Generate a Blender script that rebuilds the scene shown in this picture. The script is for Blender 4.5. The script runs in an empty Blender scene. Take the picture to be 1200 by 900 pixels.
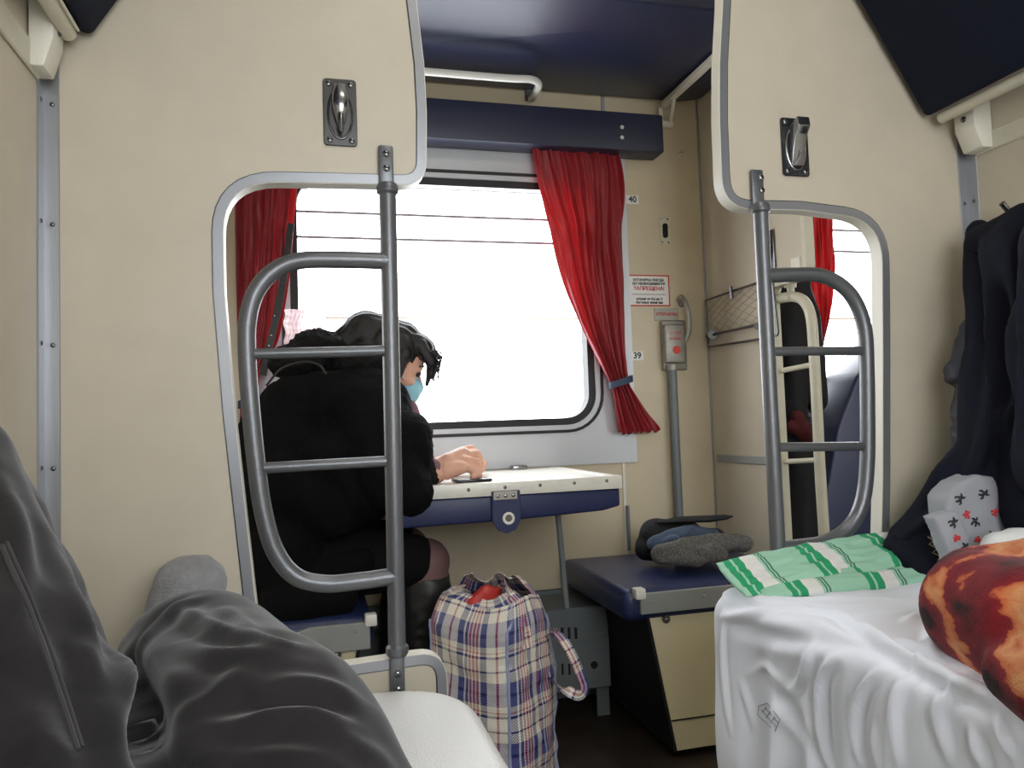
import bpy, bmesh, math, random
from mathutils import Vector, Matrix, noise
random.seed(7)
sc = bpy.context.scene
COL = sc.collection
PI = math.pi
V = Vector
# ------------------------------------------------------------------ camera
F_PX = 896.0
AL, PT, RO = math.radians(14.7), math.radians(3.0), math.radians(2.0)
CAM = V((0, 0, 0.90))
FW = V((math.sin(AL)*math.cos(PT), math.cos(AL)*math.cos(PT), math.sin(PT)))
R0 = V((math.cos(AL), -math.sin(AL), 0)); U0 = R0.cross(FW)
RT = R0*math.cos(RO) - U0*math.sin(RO)
UP = R0*math.sin(RO) + U0*math.cos(RO)
cd = bpy.data.cameras.new('camera'); cam = bpy.data.objects.new('camera', cd); COL.objects.link(cam)
cd.sensor_width = 36; cd.lens = 36*F_PX/1200; cd.clip_start = 0.02
M = Matrix.Identity(4)
for i in range(3):
    M[i][0] = RT[i]; M[i][1] = UP[i]; M[i][2] = -FW[i]; M[i][3] = CAM[i]
cam.matrix_world = M
sc.camera = cam
# survey helpers: where a sight line meets a real plane of the carriage
def ray(px, py): return FW + RT*((px-600)/F_PX) + UP*((450-py)/F_PX)
def PY(px, py, Y): d = ray(px, py); return CAM + d*(Y/d.y)
def PX(px, py, X): d = ray(px, py); return CAM + d*(X/d.x)
def PZ(px, py, Z): d = ray(px, py); return CAM + d*((Z-CAM.z)/d.z)
def PD(px, py, D): return CAM + ray(px, py)*D
# carriage dimensions
YP, YW, YB = 1.32, 2.46, -0.58        # end panels, window wall of aisle side, compartment window wall
XL, XR = -0.40, 1.377                 # compartment partitions
ZC = 2.62
# ------------------------------------------------------------------ materials
def newmat(name):
    m = bpy.data.materials.new(name); m.use_nodes = True
    nt = m.node_tree; b = nt.nodes['Principled BSDF']
    return m, nt, b
def srgb(r, g, b):
    f = lambda c: (c/255/12.92) if c/255 <= 0.04045 else ((c/255+0.055)/1.055)**2.4
    return (f(r), f(g), f(b), 1)
def mat(name, col, rough=0.5, metal=0.0, var=0.0, vscale=8, bump=0.0, bscale=60, sheen=0, spec=0.5, coat=0, stretch=None):
    m, nt, b = newmat(name); N = nt.nodes; L = nt.links
    col = srgb(*col)
    b.inputs['Base Color'].default_value = col
    b.inputs['Roughness'].default_value = rough
    b.inputs['Metallic'].default_value = metal
    b.inputs['Specular IOR Level'].default_value = spec
    if sheen: b.inputs['Sheen Weight'].default_value = sheen; b.inputs['Sheen Roughness'].default_value = 0.4
    if coat: b.inputs['Coat Weight'].default_value = coat; b.inputs['Coat Roughness'].default_value = 0.25
    tc = N.new('ShaderNodeTexCoord')
    src = tc.outputs['Object']
    if stretch:
        mp = N.new('ShaderNodeMapping'); mp.inputs['Scale'].default_value = stretch
        L.new(src, mp.inputs['Vector']); src = mp.outputs['Vector']
    if var:
        n = N.new('ShaderNodeTexNoise'); n.inputs['Scale'].default_value = vscale; n.inputs['Detail'].default_value = 5
        L.new(src, n.inputs['Vector'])
        r = N.new('ShaderNodeValToRGB')
        r.color_ramp.elements[0].color = tuple(c*(1-var) for c in col[:3])+(1,)
        r.color_ramp.elements[1].color = tuple(min(1, c*(1+var)) for c in col[:3])+(1,)
        r.color_ramp.elements[0].position = .3; r.color_ramp.elements[1].position = .7
        L.new(n.outputs['Fac'], r.inputs['Fac']); L.new(r.outputs['Color'], b.inputs['Base Color'])
    if bump:
        n = N.new('ShaderNodeTexNoise'); n.inputs['Scale'].default_value = bscale; n.inputs['Detail'].default_value = 4
        L.new(src, n.inputs['Vector'])
        bp = N.new('ShaderNodeBump'); bp.inputs['Strength'].default_value = bump; bp.inputs['Distance'].default_value = 0.004
        L.new(n.outputs['Fac'], bp.inputs['Height']); L.new(bp.outputs['Normal'], b.inputs['Normal'])
    return m
MT = {}
MT['cream'] = mat('cream_laminate', (196, 187, 168), .42, var=.03, vscale=14, bump=.04, bscale=220)
MT['cream2'] = mat('cream_laminate_warm', (203, 190, 162), .42, var=.04, vscale=9, bump=.04, bscale=220)
MT['creambox'] = mat('cream_box', (232, 222, 186), .35, var=.02)
MT['creamedge'] = mat('cream_edge', (226, 222, 208), .4)
MT['creampaint'] = mat('cream_paint', (204, 200, 180), .35, var=.05, vscale=25)
MT['alu'] = mat('brushed_aluminium', (168, 170, 174), .38, .75, var=.05, vscale=20, stretch=(40, 40, 1))
MT['trim'] = mat('satin_trim', (158, 160, 164), .35, .65)
MT['greymetal'] = mat('grey_hammered_metal', (112, 114, 117), .36, .55, bump=.12, bscale=260)
MT['chrome'] = mat('dull_chrome', (150, 151, 153), .22, .95)
MT['darkchrome'] = mat('dark_chrome', (110, 111, 114), .25, .9)
MT['hole'] = mat('dark_recess', (22, 22, 24), .8)
MT['steelgrey'] = mat('grey_paint', (150, 154, 152), .45, .1, var=.04, vscale=12)
MT['heater'] = mat('heater_grey_paint', (112, 118, 120), .5, .1, var=.05)
MT['winplate'] = mat('window_plate', (196, 199, 204), .42, .25)
MT['rubber'] = mat('black_rubber', (24, 24, 27), .5)
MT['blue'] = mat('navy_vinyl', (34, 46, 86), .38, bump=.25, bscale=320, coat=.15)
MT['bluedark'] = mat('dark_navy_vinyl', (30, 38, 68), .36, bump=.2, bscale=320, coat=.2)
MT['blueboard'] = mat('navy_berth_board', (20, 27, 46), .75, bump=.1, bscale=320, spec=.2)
MT['bluepelmet'] = mat('navy_pelmet', (42, 46, 68), .45)
MT['bluetable'] = mat('navy_table_pad', (30, 40, 82), .42, bump=.1, bscale=200)
MT['white'] = mat('white_paint', (228, 228, 222), .35)
MT['whitetop'] = mat('worn_white_table', (226, 224, 214), .3, var=.05, vscale=30)
MT['vinylwhite'] = mat('pale_leatherette', (226, 226, 224), .3, bump=.5, bscale=330, coat=.2)
MT['floor'] = mat('brown_linoleum', (52, 44, 38), .45, var=.25, vscale=18)
MT['ceiling'] = mat('ceiling_white', (220, 218, 210), .6)
MT['sheet'] = mat('white_bed_linen', (234, 238, 248), .8, bump=.1, bscale=500, sheen=.1)
MT['black'] = mat('black_coat_wool', (13, 13, 15), .95, bump=.5, bscale=240, spec=.15)
MT['blackfur'] = mat('black_fur', (12, 12, 14), .8, bump=1, bscale=420, spec=.3)
MT['skirt'] = mat('black_skirt', (12, 12, 13), .9, spec=.2)
MT['boot'] = mat('black_boot_leather', (30, 30, 31), .45, bump=.1)
MT['hair'] = mat('black_hair', (20, 18, 20), .42, bump=.5, bscale=90, stretch=(6, 1, 1), spec=.5)
MT['skin'] = mat('skin', (226, 176, 152), .5, var=.05, vscale=30)
MT['skin'].node_tree.nodes['Principled BSDF'].inputs['Subsurface Weight'].default_value = .15
MT['skin'].node_tree.nodes['Principled BSDF'].inputs['Subsurface Radius'].default_value = (.02, .008, .005)
MT['stocking'] = mat('dark_stocking', (112, 84, 82), .55, var=.1)
MT['eye'] = mat('eye_dark', (30, 22, 20), .2)
MT['mask'] = mat('blue_mask', (150, 206, 224), .8, bump=.3, bscale=30, stretch=(.2, .2, 5))
MT['pinkshirt'] = mat('mauve_knit', (130, 96, 108), .9, bump=.5, bscale=300)
MT['trousers'] = mat('charcoal_corduroy', (37, 35, 36), .95, var=.2, vscale=30, bump=.12, bscale=900, sheen=.25, spec=.15)
MT['seam'] = mat('charcoal_seam', (50, 48, 49), .95, sheen=.15)
MT['sock'] = mat('grey_sock', (138, 138, 140), .95, var=.12, vscale=60, bump=.7, bscale=260, sheen=.2)
MT['navyjacket'] = mat('navy_jacket', (17, 20, 33), .85, var=.15, vscale=10, bump=.2, bscale=500, sheen=.0, spec=.2)
MT['blackjacket'] = mat('black_jacket_lining', (14, 14, 19), .8, bump=.3, bscale=90)
MT['greyjacket'] = mat('grey_down_jacket', (44, 46, 56), .55, bump=.3, bscale=50)
MT['gold'] = mat('dull_gold_print', (132, 116, 84), .5)
MT['whitepillow'] = mat('white_cotton', (226, 228, 228), .85)
MT['denimblue'] = mat('blue_grey_cloth', (62, 76, 98), .9, bump=.4, bscale=200, sheen=.2)
MT['greyscarf'] = mat('grey_melange_wool', (104, 102, 99), .98, var=.45, vscale=160, bump=1, bscale=300)
MT['capblack'] = mat('black_cap_cloth', (20, 21, 26), .8, bump=.3, bscale=200)
MT['red'] = mat('red_paint', (206, 60, 54), .5)
MT['redtext'] = mat('red_ink', (200, 44, 48), .6)
MT['ink'] = mat('black_ink', (34, 34, 36), .6)
MT['paper'] = mat('sticker_white', (232, 232, 228), .4)
MT['greypaper'] = mat('pale_grey_label', (172, 168, 158), .4)
MT['castalu'] = mat('cast_aluminium', (150, 147, 140), .42, .5, var=.12, vscale=60, bump=.2, bscale=120)
MT['redplastic'] = mat('red_plastic_bag', (176, 50, 44), .35, bump=.3, bscale=40)
MT['tie'] = mat('navy_tie', (52, 66, 92), .6)
MT['phone'] = mat('black_phone', (18, 18, 20), .2)
MT['orange'] = mat('ochre_cord', (196, 160, 100), .6)
MT['wire'] = mat('vent_bar', (150, 142, 152), .4, .3)
MT['darkred'] = mat('dark_red_cloth', (74, 12, 18), .85)
MT['outdoor'] = mat('snow', (240, 240, 240), .9)

def clothmat(name, col, trans, tfac=.45):
    m, nt, b = newmat(name); N = nt.nodes; L = nt.links
    b.inputs['Base Color'].default_value = srgb(*col); b.inputs['Roughness'].default_value = .42
    b.inputs['Sheen Weight'].default_value = .3
    t = N.new('ShaderNodeBsdfTranslucent'); t.inputs['Color'].default_value = srgb(*trans)
    mx = N.new('ShaderNodeMixShader'); mx.inputs[0].default_value = tfac
    L.new(b.outputs[0], mx.inputs[1]); L.new(t.outputs[0], mx.inputs[2])
    L.new(mx.outputs[0], N['Material Output'].inputs['Surface'])
    tc = N.new('ShaderNodeTexCoord'); mp = N.new('ShaderNodeMapping'); mp.inputs['Scale'].default_value = (1, 1, .12)
    n = N.new('ShaderNodeTexNoise'); n.inputs['Scale'].default_value = 60; n.inputs['Detail'].default_value = 4
    bp = N.new('ShaderNodeBump'); bp.inputs['Strength'].default_value = .5; bp.inputs['Distance'].default_value = .006
    L.new(tc.outputs['Object'], mp.inputs['Vector']); L.new(mp.outputs[0], n.inputs['Vector'])
    L.new(n.outputs['Fac'], bp.inputs['Height']); L.new(bp.outputs[0], b.inputs['Normal'])
    return m
MT['curtain'] = clothmat('red_satin_curtain', (154, 22, 37), (224, 28, 42), .28)
MT['pink'] = clothmat('pale_pink_lace', (240, 226, 228), (250, 238, 240), .6)

def glassmat():
    m = bpy.data.materials.new('window_glass'); m.use_nodes = True; nt = m.node_tree; nt.nodes.clear()
    o = nt.nodes.new('ShaderNodeOutputMaterial'); t = nt.nodes.new('ShaderNodeBsdfTransparent')
    g = nt.nodes.new('ShaderNodeBsdfGlossy'); g.inputs['Roughness'].default_value = .02
    mx = nt.nodes.new('ShaderNodeMixShader'); mx.inputs[0].default_value = .06
    nt.links.new(t.outputs[0], mx.inputs[1]); nt.links.new(g.outputs[0], mx.inputs[2]); nt.links.new(mx.outputs[0], o.inputs[0])
    return m
MT['glass'] = glassmat()

def netmat():
    m, nt, b = newmat('cord_net')
    b.inputs['Base Color'].default_value = srgb(138, 122, 96)
    return m
MT['net'] = netmat()

def ramp_const(nt, fac, stops):
    r = nt.nodes.new('ShaderNodeValToRGB'); r.color_ramp.interpolation = 'CONSTANT'
    els = r.color_ramp.elements
    els[0].position = stops[0][0]; els[0].color = srgb(*stops[0][1])
    els[1].position = stops[1][0]; els[1].color = srgb(*stops[1][1])
    for p, c in stops[2:]:
        e = els.new(p); e.color = srgb(*c)
    nt.links.new(fac, r.inputs['Fac']); return r.outputs['Color']
def mathn(nt, op, a, bval):
    n = nt.nodes.new('ShaderNodeMath'); n.operation = op
    nt.links.new(a, n.inputs[0])
    if isinstance(bval, (int, float)): n.inputs[1].default_value = bval
    else: nt.links.new(bval, n.inputs[1])
    return n.outputs[0]
def plaidmat():
    m, nt, b = newmat('plaid_woven_plastic'); N = nt.nodes; L = nt.links
    b.inputs['Roughness'].default_value = .35; b.inputs['Coat Weight'].default_value = .3
    uv = N.new('ShaderNodeUVMap'); sp = N.new('ShaderNodeSeparateXYZ'); L.new(uv.outputs[0], sp.inputs[0])
    W, B, R_ = (222, 218, 206), (26, 36, 100), (160, 40, 52)
    G = (92, 100, 150)
    P = .125
    fu = mathn(nt, 'FRACT', mathn(nt, 'DIVIDE', sp.outputs['X'], P), 0)
    fv = mathn(nt, 'FRACT', mathn(nt, 'DIVIDE', sp.outputs['Y'], P), 0)
    cu = ramp_const(nt, fu, [(0, B), (.10, W), (.14, B), (.20, W), (.23, R_), (.28, W), (.31, R_), (.36, W), (.39, R_), (.44, W), (.48, B), (.60, W), (.76, R_), (.80, W), (.95, B)])
    cv = ramp_const(nt, fv, [(0, W), (.16, B), (.20, W), (.25, R_), (.265, W), (.36, G), (.52, B), (.58, G), (.76, W), (.92, B), (.95, W)])
    mx = N.new('ShaderNodeMix'); mx.data_type = 'RGBA'; 
    ck = N.new('ShaderNodeTexChecker'); ck.inputs['Scale'].default_value = 330
    ck.inputs['Color1'].default_value = (.22, .22, .22, 1); ck.inputs['Color2'].default_value = (.7, .7, .7, 1)
    L.new(uv.outputs[0], ck.inputs['Vector'])
    L.new(ck.outputs['Color'], mx.inputs[0]); L.new(cu, mx.inputs[6]); L.new(cv, mx.inputs[7])
    L.new(mx.outputs[2], b.inputs['Base Color'])
    return m
MT['plaid'] = plaidmat()
MT['piping'] = mat('blue_grey_piping', (150, 156, 186), .5)
def stripemat():
    m, nt, b = newmat('green_striped_cotton'); N = nt.nodes; L = nt.links
    b.inputs['Roughness'].default_value = .85
    uv = N.new('ShaderNodeUVMap'); sp = N.new('ShaderNodeSeparateXYZ'); L.new(uv.outputs[0], sp.inputs[0])
    f = mathn(nt, 'FRACT', mathn(nt, 'DIVIDE', sp.outputs['X'], .15), 0)
    LG, G, W, D = (158, 206, 180), (40, 156, 104), (224, 224, 220), (70, 116, 96)
    c = ramp_const(nt, f, [(0, LG), (.34, G), (.42, LG), (.45, G), (.55, W), (.74, LG), (.78, D), (.80, LG), (.82, D), (.84, LG)])
    L.new(c, b.inputs['Base Color']); return m
MT['stripe'] = stripemat()
def blanketmat():
    m, nt, b = newmat('plush_blanket'); N = nt.nodes; L = nt.links
    b.inputs['Roughness'].default_value = .95; b.inputs['Sheen Weight'].default_value = .1; b.inputs['Specular IOR Level'].default_value = .1
    tc = N.new('ShaderNodeTexCoord'); mp = N.new('ShaderNodeMapping'); mp.inputs['Scale'].default_value = (.8, 1.3, 2.4); mp.inputs['Location'].default_value = (.4, .2, .1)
    n = N.new('ShaderNodeTexNoise'); n.inputs['Scale'].default_value = 7.5; n.inputs['Detail'].default_value = 6; n.inputs['Distortion'].default_value = .2
    L.new(tc.outputs['Object'], mp.inputs[0]); L.new(mp.outputs[0], n.inputs['Vector'])
    r = N.new('ShaderNodeValToRGB'); E = r.color_ramp.elements
    E[0].position = .34; E[0].color = srgb(40, 14, 16); E[1].position = .43; E[1].color = srgb(108, 24, 32)
    for p, c in ((.495, (122, 30, 36)), (.515, (186, 96, 56)), (.60, (206, 146, 98)), (.68, (176, 80, 48))):
        e = E.new(p); e.color = srgb(*c)
    L.new(n.outputs['Fac'], r.inputs[0]); L.new(r.outputs[0], b.inputs['Base Color'])
    n2 = N.new('ShaderNodeTexNoise'); n2.inputs['Scale'].default_value = 420
    bp = N.new('ShaderNodeBump'); bp.inputs['Strength'].default_value = .4; bp.inputs['Distance'].default_value = .003
    L.new(tc.outputs['Object'], n2.inputs['Vector']); L.new(n2.outputs[0], bp.inputs['Height']); L.new(bp.outputs[0], b.inputs['Normal'])
    return m
MT['blanket'] = blanketmat()
def printmat():
    return mat('grey_printed_cotton', (158, 160, 166), .9)
MT['print'] = printmat()

# ------------------------------------------------------------------ object plumbing
WLOC = {}
def thing(name, label, cat, loc, group=None, kind=None):
    o = bpy.data.objects.new(name, None); COL.objects.link(o); o.location = loc
    o.empty_display_size = .05
    if kind: o['kind'] = kind
    else: o['label'] = label; o['category'] = cat
    if group: o['group'] = group
    WLOC[o.name] = V(loc); return o
def tag(o, label, cat, group=None):
    o['label'] = label; o['category'] = cat
    if group: o['group'] = group
    return o
def struct(o): o['kind'] = 'structure'; return o
def link_mesh(name, me, m, parent=None, smooth=35, label=None):
    if len(me.vertices):
        co = [v.co for v in me.vertices]
        org = V(((min(c.x for c in co)+max(c.x for c in co))/2, (min(c.y for c in co)+max(c.y for c in co))/2, min(c.z for c in co)))
    else: org = V((0, 0, 0))
    me.transform(Matrix.Translation(-org))
    o = bpy.data.objects.new(name, me); COL.objects.link(o)
    WLOC[o.name] = org
    if parent is not None:
        o.parent = parent; o.location = org - WLOC[parent.name]
    else: o.location = org
    if m is not None:
        me.materials.clear()
        for mm in (m if isinstance(m, (list, tuple)) else [m]): me.materials.append(MT[mm] if isinstance(mm, str) else mm)
    if smooth:
        me.shade_smooth(); me.set_sharp_from_angle(angle=math.radians(smooth))
    if label: o['label'] = label
    return o
class MB:
    def __init__(s): s.bm = bmesh.new()
    def _merge(s, b2):
        me = bpy.data.meshes.new('t'); b2.to_mesh(me); b2.free(); s.bm.from_mesh(me); bpy.data.meshes.remove(me)
    def box(s, lo, hi, bev=0.0, seg=2, mtx=None):
        b = bmesh.new(); bmesh.ops.create_cube(b, size=1)
        lo = V(lo); hi = V(hi); c = (lo+hi)/2; d = hi-lo
        for v in b.verts: v.co = V((v.co.x*d.x, v.co.y*d.y, v.co.z*d.z)) + c
        if bev: bmesh.ops.bevel(b, geom=b.edges[:], offset=bev, segments=seg, profile=.5, affect='EDGES')
        if mtx: b.transform(mtx)
        s._merge(b); return s
    def prism(s, pts, d, bev=0.0, seg=1):
        """polygon (list of Vectors, planar) extruded by vector d"""
        b = bmesh.new(); vs = [b.verts.new(p) for p in pts]; f = b.faces.new(vs)
        r = bmesh.ops.extrude_face_region(b, geom=[f])
        for e in r['geom']:
            if isinstance(e, bmesh.types.BMVert): e.co += V(d)
        bmesh.ops.recalc_face_normals(b, faces=b.faces[:])
        if bev: bmesh.ops.bevel(b, geom=b.edges[:], offset=bev, segments=seg, profile=.5, affect='EDGES')
        s._merge(b); return s
    def tube(s, pts, r, n=12, closed=False, flat=None):
        """round tube; r scalar or list; flat=(vector, factor) squashes the section along that vector"""
        pts = [V(p) for p in pts]; b = bmesh.new(); rings = []
        N_ = len(pts); prev = None
        for i, p in enumerate(pts):
            if closed: t = (pts[(i+1) % N_] - pts[i-1])
            else: t = pts[min(i+1, N_-1)] - pts[max(i-1, 0)]
            t.normalize()
            if prev is None:
                a = V((0, 0, 1)) if abs(t.z) < .9 else V((1, 0, 0)); u = t.cross(a).normalized()
            else: u = (prev - t*prev.dot(t)).normalized()
            prev = u; w = t.cross(u)
            rr = r[i] if isinstance(r, (list, tuple)) else r
            ring = []
            for k in range(n):
                a = 2*PI*k/n; off = u*math.cos(a)*rr + w*math.sin(a)*rr
                if flat: fv = V(flat[0]); off = off - fv*off.dot(fv)*(1-flat[1])
                ring.append(b.verts.new(p+off))
            rings.append(ring)
        for i in range(N_ if closed else N_-1):
            A = rings[i]; B = rings[(i+1) % N_]
            for k in range(n): b.faces.new((A[k], A[(k+1) % n], B[(k+1) % n], B[k]))
        if not closed: b.faces.new(rings[0][::-1]); b.faces.new(rings[-1])
        bmesh.ops.recalc_face_normals(b, faces=b.faces[:])
        s._merge(b); return s
    def cyl(s, p0, p1, r, n=20): return s.tube([p0, p1], r, n)
    def dome(s, c, nrm, r, h, n=14):
        c = V(c); nrm = V(nrm).normalized()
        pts = []; rs = []
        for k in range(5):
            a = PI/2*k/4; pts.append(c+nrm*h*math.sin(a)); rs.append(max(r*math.cos(a), r*.02))
        return s.tube(pts, rs, n)
    def sweep(s, path, prof, nrm, closed=False):
        """path in a plane with normal nrm; prof = list of (a,b): a across path (left side), b along nrm"""
        b = bmesh.new(); nrm = V(nrm); rings = []; N_ = len(path); path = [V(p) for p in path]
        for i, p in enumerate(path):
            if closed: t = path[(i+1) % N_]-path[i-1]
            else: t = path[min(i+1, N_-1)]-path[max(i-1, 0)]
            t.normalize(); side = nrm.cross(t).normalized()
            rings.append([b.verts.new(p+side*a+nrm*c) for a, c in prof])
        n = len(prof)
        for i in range(N_ if closed else N_-1):
            A = rings[i]; B = rings[(i+1) % N_]
            for k in range(n): b.faces.new((A[k], A[(k+1) % n], B[(k+1) % n], B[k]))
        if not closed: b.faces.new(rings[0][::-1]); b.faces.new(rings[-1])
        bmesh.ops.recalc_face_normals(b, faces=b.faces[:])
        s._merge(b); return s
    def build(s, name, m, parent=None, smooth=35, label=None):
        me = bpy.data.meshes.new(name); s.bm.to_mesh(me); s.bm.free()
        return link_mesh(name, me, m, parent, smooth, label)
def fillet(pts, rads, seg=8):
    """round the corners of an open polyline"""
    out = [V(pts[0])]
    for i in range(1, len(pts)-1):
        p0, p, p1 = V(pts[i-1]), V(pts[i]), V(pts[i+1]); r = rads[i] if isinstance(rads, (list, tuple)) else rads
        if r <= 0: out.append(p); continue
        a = (p0-p).normalized(); b = (p1-p).normalized()
        ang = a.angle(b); d = min(r/math.tan(ang/2), (p0-p).length*.49, (p1-p).length*.49)
        q0 = p+a*d; q1 = p+b*d
        for k in range(seg+1):
            t = k/seg; out.append(q0*(1-t)**2+p*2*t*(1-t)+q1*t*t)
    out.append(V(pts[-1]))
    o2 = [out[0]]
    for p in out[1:]:
        if (p-o2[-1]).length > 6e-4: o2.append(p)
    return o2
def spline(pts, n=8):
    pts = [V(p) for p in pts]; P = [pts[0]*2-pts[1]]+pts+[pts[-1]*2-pts[-2]]; out = []
    for i in range(1, len(P)-2):
        for k in range(n):
            t = k/n
            out.append(.5*((2*P[i])+(P[i+1]-P[i-1])*t+(2*P[i-1]-5*P[i]+4*P[i+1]-P[i+2])*t*t+(3*P[i]-P[i-1]-3*P[i+1]+P[i+2])*t**3))
    out.append(pts[-1]); return out
def grid_mesh(name, fn, nu, nv, m, parent=None, thick=0.0, uv=None, smooth=180, label=None, closeu=False):
    vs = [fn(i/nu, j/nv) for j in range(nv+1) for i in range(nu+1)]
    fs = [(j*(nu+1)+i, j*(nu+1)+i+1, (j+1)*(nu+1)+i+1, (j+1)*(nu+1)+i) for j in range(nv) for i in range(nu)]
    me = bpy.data.meshes.new(name); me.from_pydata([tuple(v) for v in vs], [], fs)
    if uv:
        L = me.uv_layers.new(name='UVMap')
        for p in me.polygons:
            for li in p.loop_indices:
                vi = me.loops[li].vertex_index; i, j = vi % (nu+1), vi//(nu+1)
                L.data[li].uv = uv(i/nu, j/nv)
    if closeu:
        bm = bmesh.new(); bm.from_mesh(me); bmesh.ops.remove_doubles(bm, verts=bm.verts[:], dist=1e-5)
        bmesh.ops.recalc_face_normals(bm, faces=bm.faces[:]); bm.to_mesh(me); bm.free()
    if thick:
        t = bpy.data.objects.new('t', me); COL.objects.link(t)
        md = t.modifiers.new('s', 'SOLIDIFY'); md.thickness = thick; md.offset = 0
        dg = bpy.context.evaluated_depsgraph_get(); me2 = bpy.data.meshes.new_from_object(t.evaluated_get(dg))
        bpy.data.objects.remove(t); me = me2
    return link_mesh(name, me, m, parent, smooth, label)
def organic(name, caps, m, parent=None, voxel=.008, smooth_it=6, disp=None, label=None):
    """union of tapered capsules (p0,r0,p1,r1[,flatvec,fac]) and ellipsoids ('e',c,(rx,ry,rz)[,rotmatrix]) as ONE surface"""
    b = MB()
    for c in caps:
        if c[0] == 'p':
            b.prism(c[1], c[2])
        elif c[0] == 'e':
            t = bmesh.new(); bmesh.ops.create_uvsphere(t, u_segments=24, v_segments=16, radius=1)
            mt = Matrix.Diagonal((*c[2], 1))
            if len(c) > 3: mt = c[3].to_4x4() @ mt
            t.transform(Matrix.Translation(V(c[1])) @ mt); b._merge(t)
        else:
            p0, r0, p1, r1 = V(c[0]), c[1], V(c[2]), c[3]
            d = p1-p0; L = max(d.length, 1e-5); u = d/L; pts = []; rs = []
            for k in range(6):
                a = PI/2*(1-k/5); pts.append(p0-u*r0*math.sin(a)); rs.append(max(r0*math.cos(a), r0*.03))
            for k in range(1, 6): pts.append(p0+d*k/6); rs.append(r0+(r1-r0)*k/6)
            for k in range(6):
                a = PI/2*k/5; pts.append(p1+u*r1*math.sin(a)); rs.append(max(r1*math.cos(a), r1*.03))
            b.tube(pts, rs, 18, flat=(c[4], c[5]) if len(c) > 4 else None)
    me = bpy.data.meshes.new(name); b.bm.to_mesh(me); b.bm.free()
    t = bpy.data.objects.new('t', me); COL.objects.link(t)
    md = t.modifiers.new('r', 'REMESH'); md.mode = 'VOXEL'; md.voxel_size = voxel
    if smooth_it: ms = t.modifiers.new('s', 'SMOOTH'); ms.factor = .5; ms.iterations = smooth_it
    dg = bpy.context.evaluated_depsgraph_get(); me2 = bpy.data.meshes.new_from_object(t.evaluated_get(dg))
    bpy.data.objects.remove(t); bpy.data.meshes.remove(me)
    if disp:
        nr = [v.normal.copy() for v in me2.vertices]
        for v, n in zip(me2.vertices, nr): v.co = v.co + disp(v.co.copy(), n)
    return link_mesh(name, me2, m, parent, 180, label)
def folds(scale, amp, warp=.6, stretch=(1, 1, 1), seed=0, detail=True):
    st = V(stretch); sd = V((seed*3.1, seed*1.7, seed*5.3))
    def f(co, n):
        p = V((co.x*st.x, co.y*st.y, co.z*st.z))*scale + sd
        w = noise.noise_vector(p*.6)*warp
        a = noise.noise(p+w); r = 1-abs(a)*2.2
        d = amp*(r*.7)
        if detail: d += amp*.35*noise.noise(p*2.7+w)
        return n*d
    return f
def text(name, body, size, loc, m, parent, label=None, ex=.0004, bold=0.0, axis='Y', sx=1.0):
    cu = bpy.data.curves.new(name, 'FONT'); cu.body = body; cu.size = size; cu.align_x = 'CENTER'; cu.align_y = 'CENTER'
    cu.extrude = ex; cu.offset = bold
    t = bpy.data.objects.new('t', cu); COL.objects.link(t)
    dg = bpy.context.evaluated_depsgraph_get(); me = bpy.data.meshes.new_from_object(t.evaluated_get(dg))
    bpy.data.objects.remove(t)
    R = Matrix.Rotation(PI/2, 4, 'X')
    me.transform(Matrix.Translation(V(loc)) @ R @ Matrix.Diagonal((sx, 1, 1, 1)))
    return link_mesh(name, me, m, parent, 0, label)
def screw(c, nrm, r, parent, m='chrome'):
    b = MB(); c = V(c); nrm = V(nrm).normalized(); b.dome(c, nrm, r, r*.55)
    s_ = V((1, 0, 1)).normalized() if abs(nrm.y) > .5 else V((0, 1, 1)).normalized()
    o = b.build('screw', m, parent)
    b = MB(); t = s_; q = nrm.cross(t)
    top = c+nrm*r*.5
    for d in (t, q):
        e = nrm.cross(d)*r*.1
        b.prism([top+d*r*.55+e, top+d*r*.55-e, top-d*r*.55-e, top-d*r*.55+e], nrm*r*.08)
    b.build('slot', 'hole', o, smooth=0)
    return o

# ------------------------------------------------------------------ the carriage shell
XE0, XE1 = -2.0, 3.5
b = MB(); b.box((XE0, YB-.1, -.06), (XE1, YW+.06, 0)); struct(b.build('floor', 'floor', smooth=0))
b = MB(); b.box((XE0, YB-.1, ZC), (XE1, YW+.06, ZC+.06)); struct(b.build('ceiling', 'ceiling', smooth=0))
b = MB(); b.box((XE0-.06, YB-.1, 0), (XE0, YW+.06, ZC)); struct(b.build('wall_far_left', 'cream2', smooth=0))
b = MB(); b.box((XE1, YB-.1, 0), (XE1+.06, YW+.06, ZC)); struct(b.build('wall_far_right', 'cream2', smooth=0))
b = MB(); b.box((XL-.03, YB, 0), (XL, YP+.03, ZC)); struct(b.build('wall_left', 'cream', smooth=0))
b = MB(); b.box((XR, YB, 0), (XR+.03, YP+.03, ZC)); struct(b.build('wall_right', 'cream', smooth=0))

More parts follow.
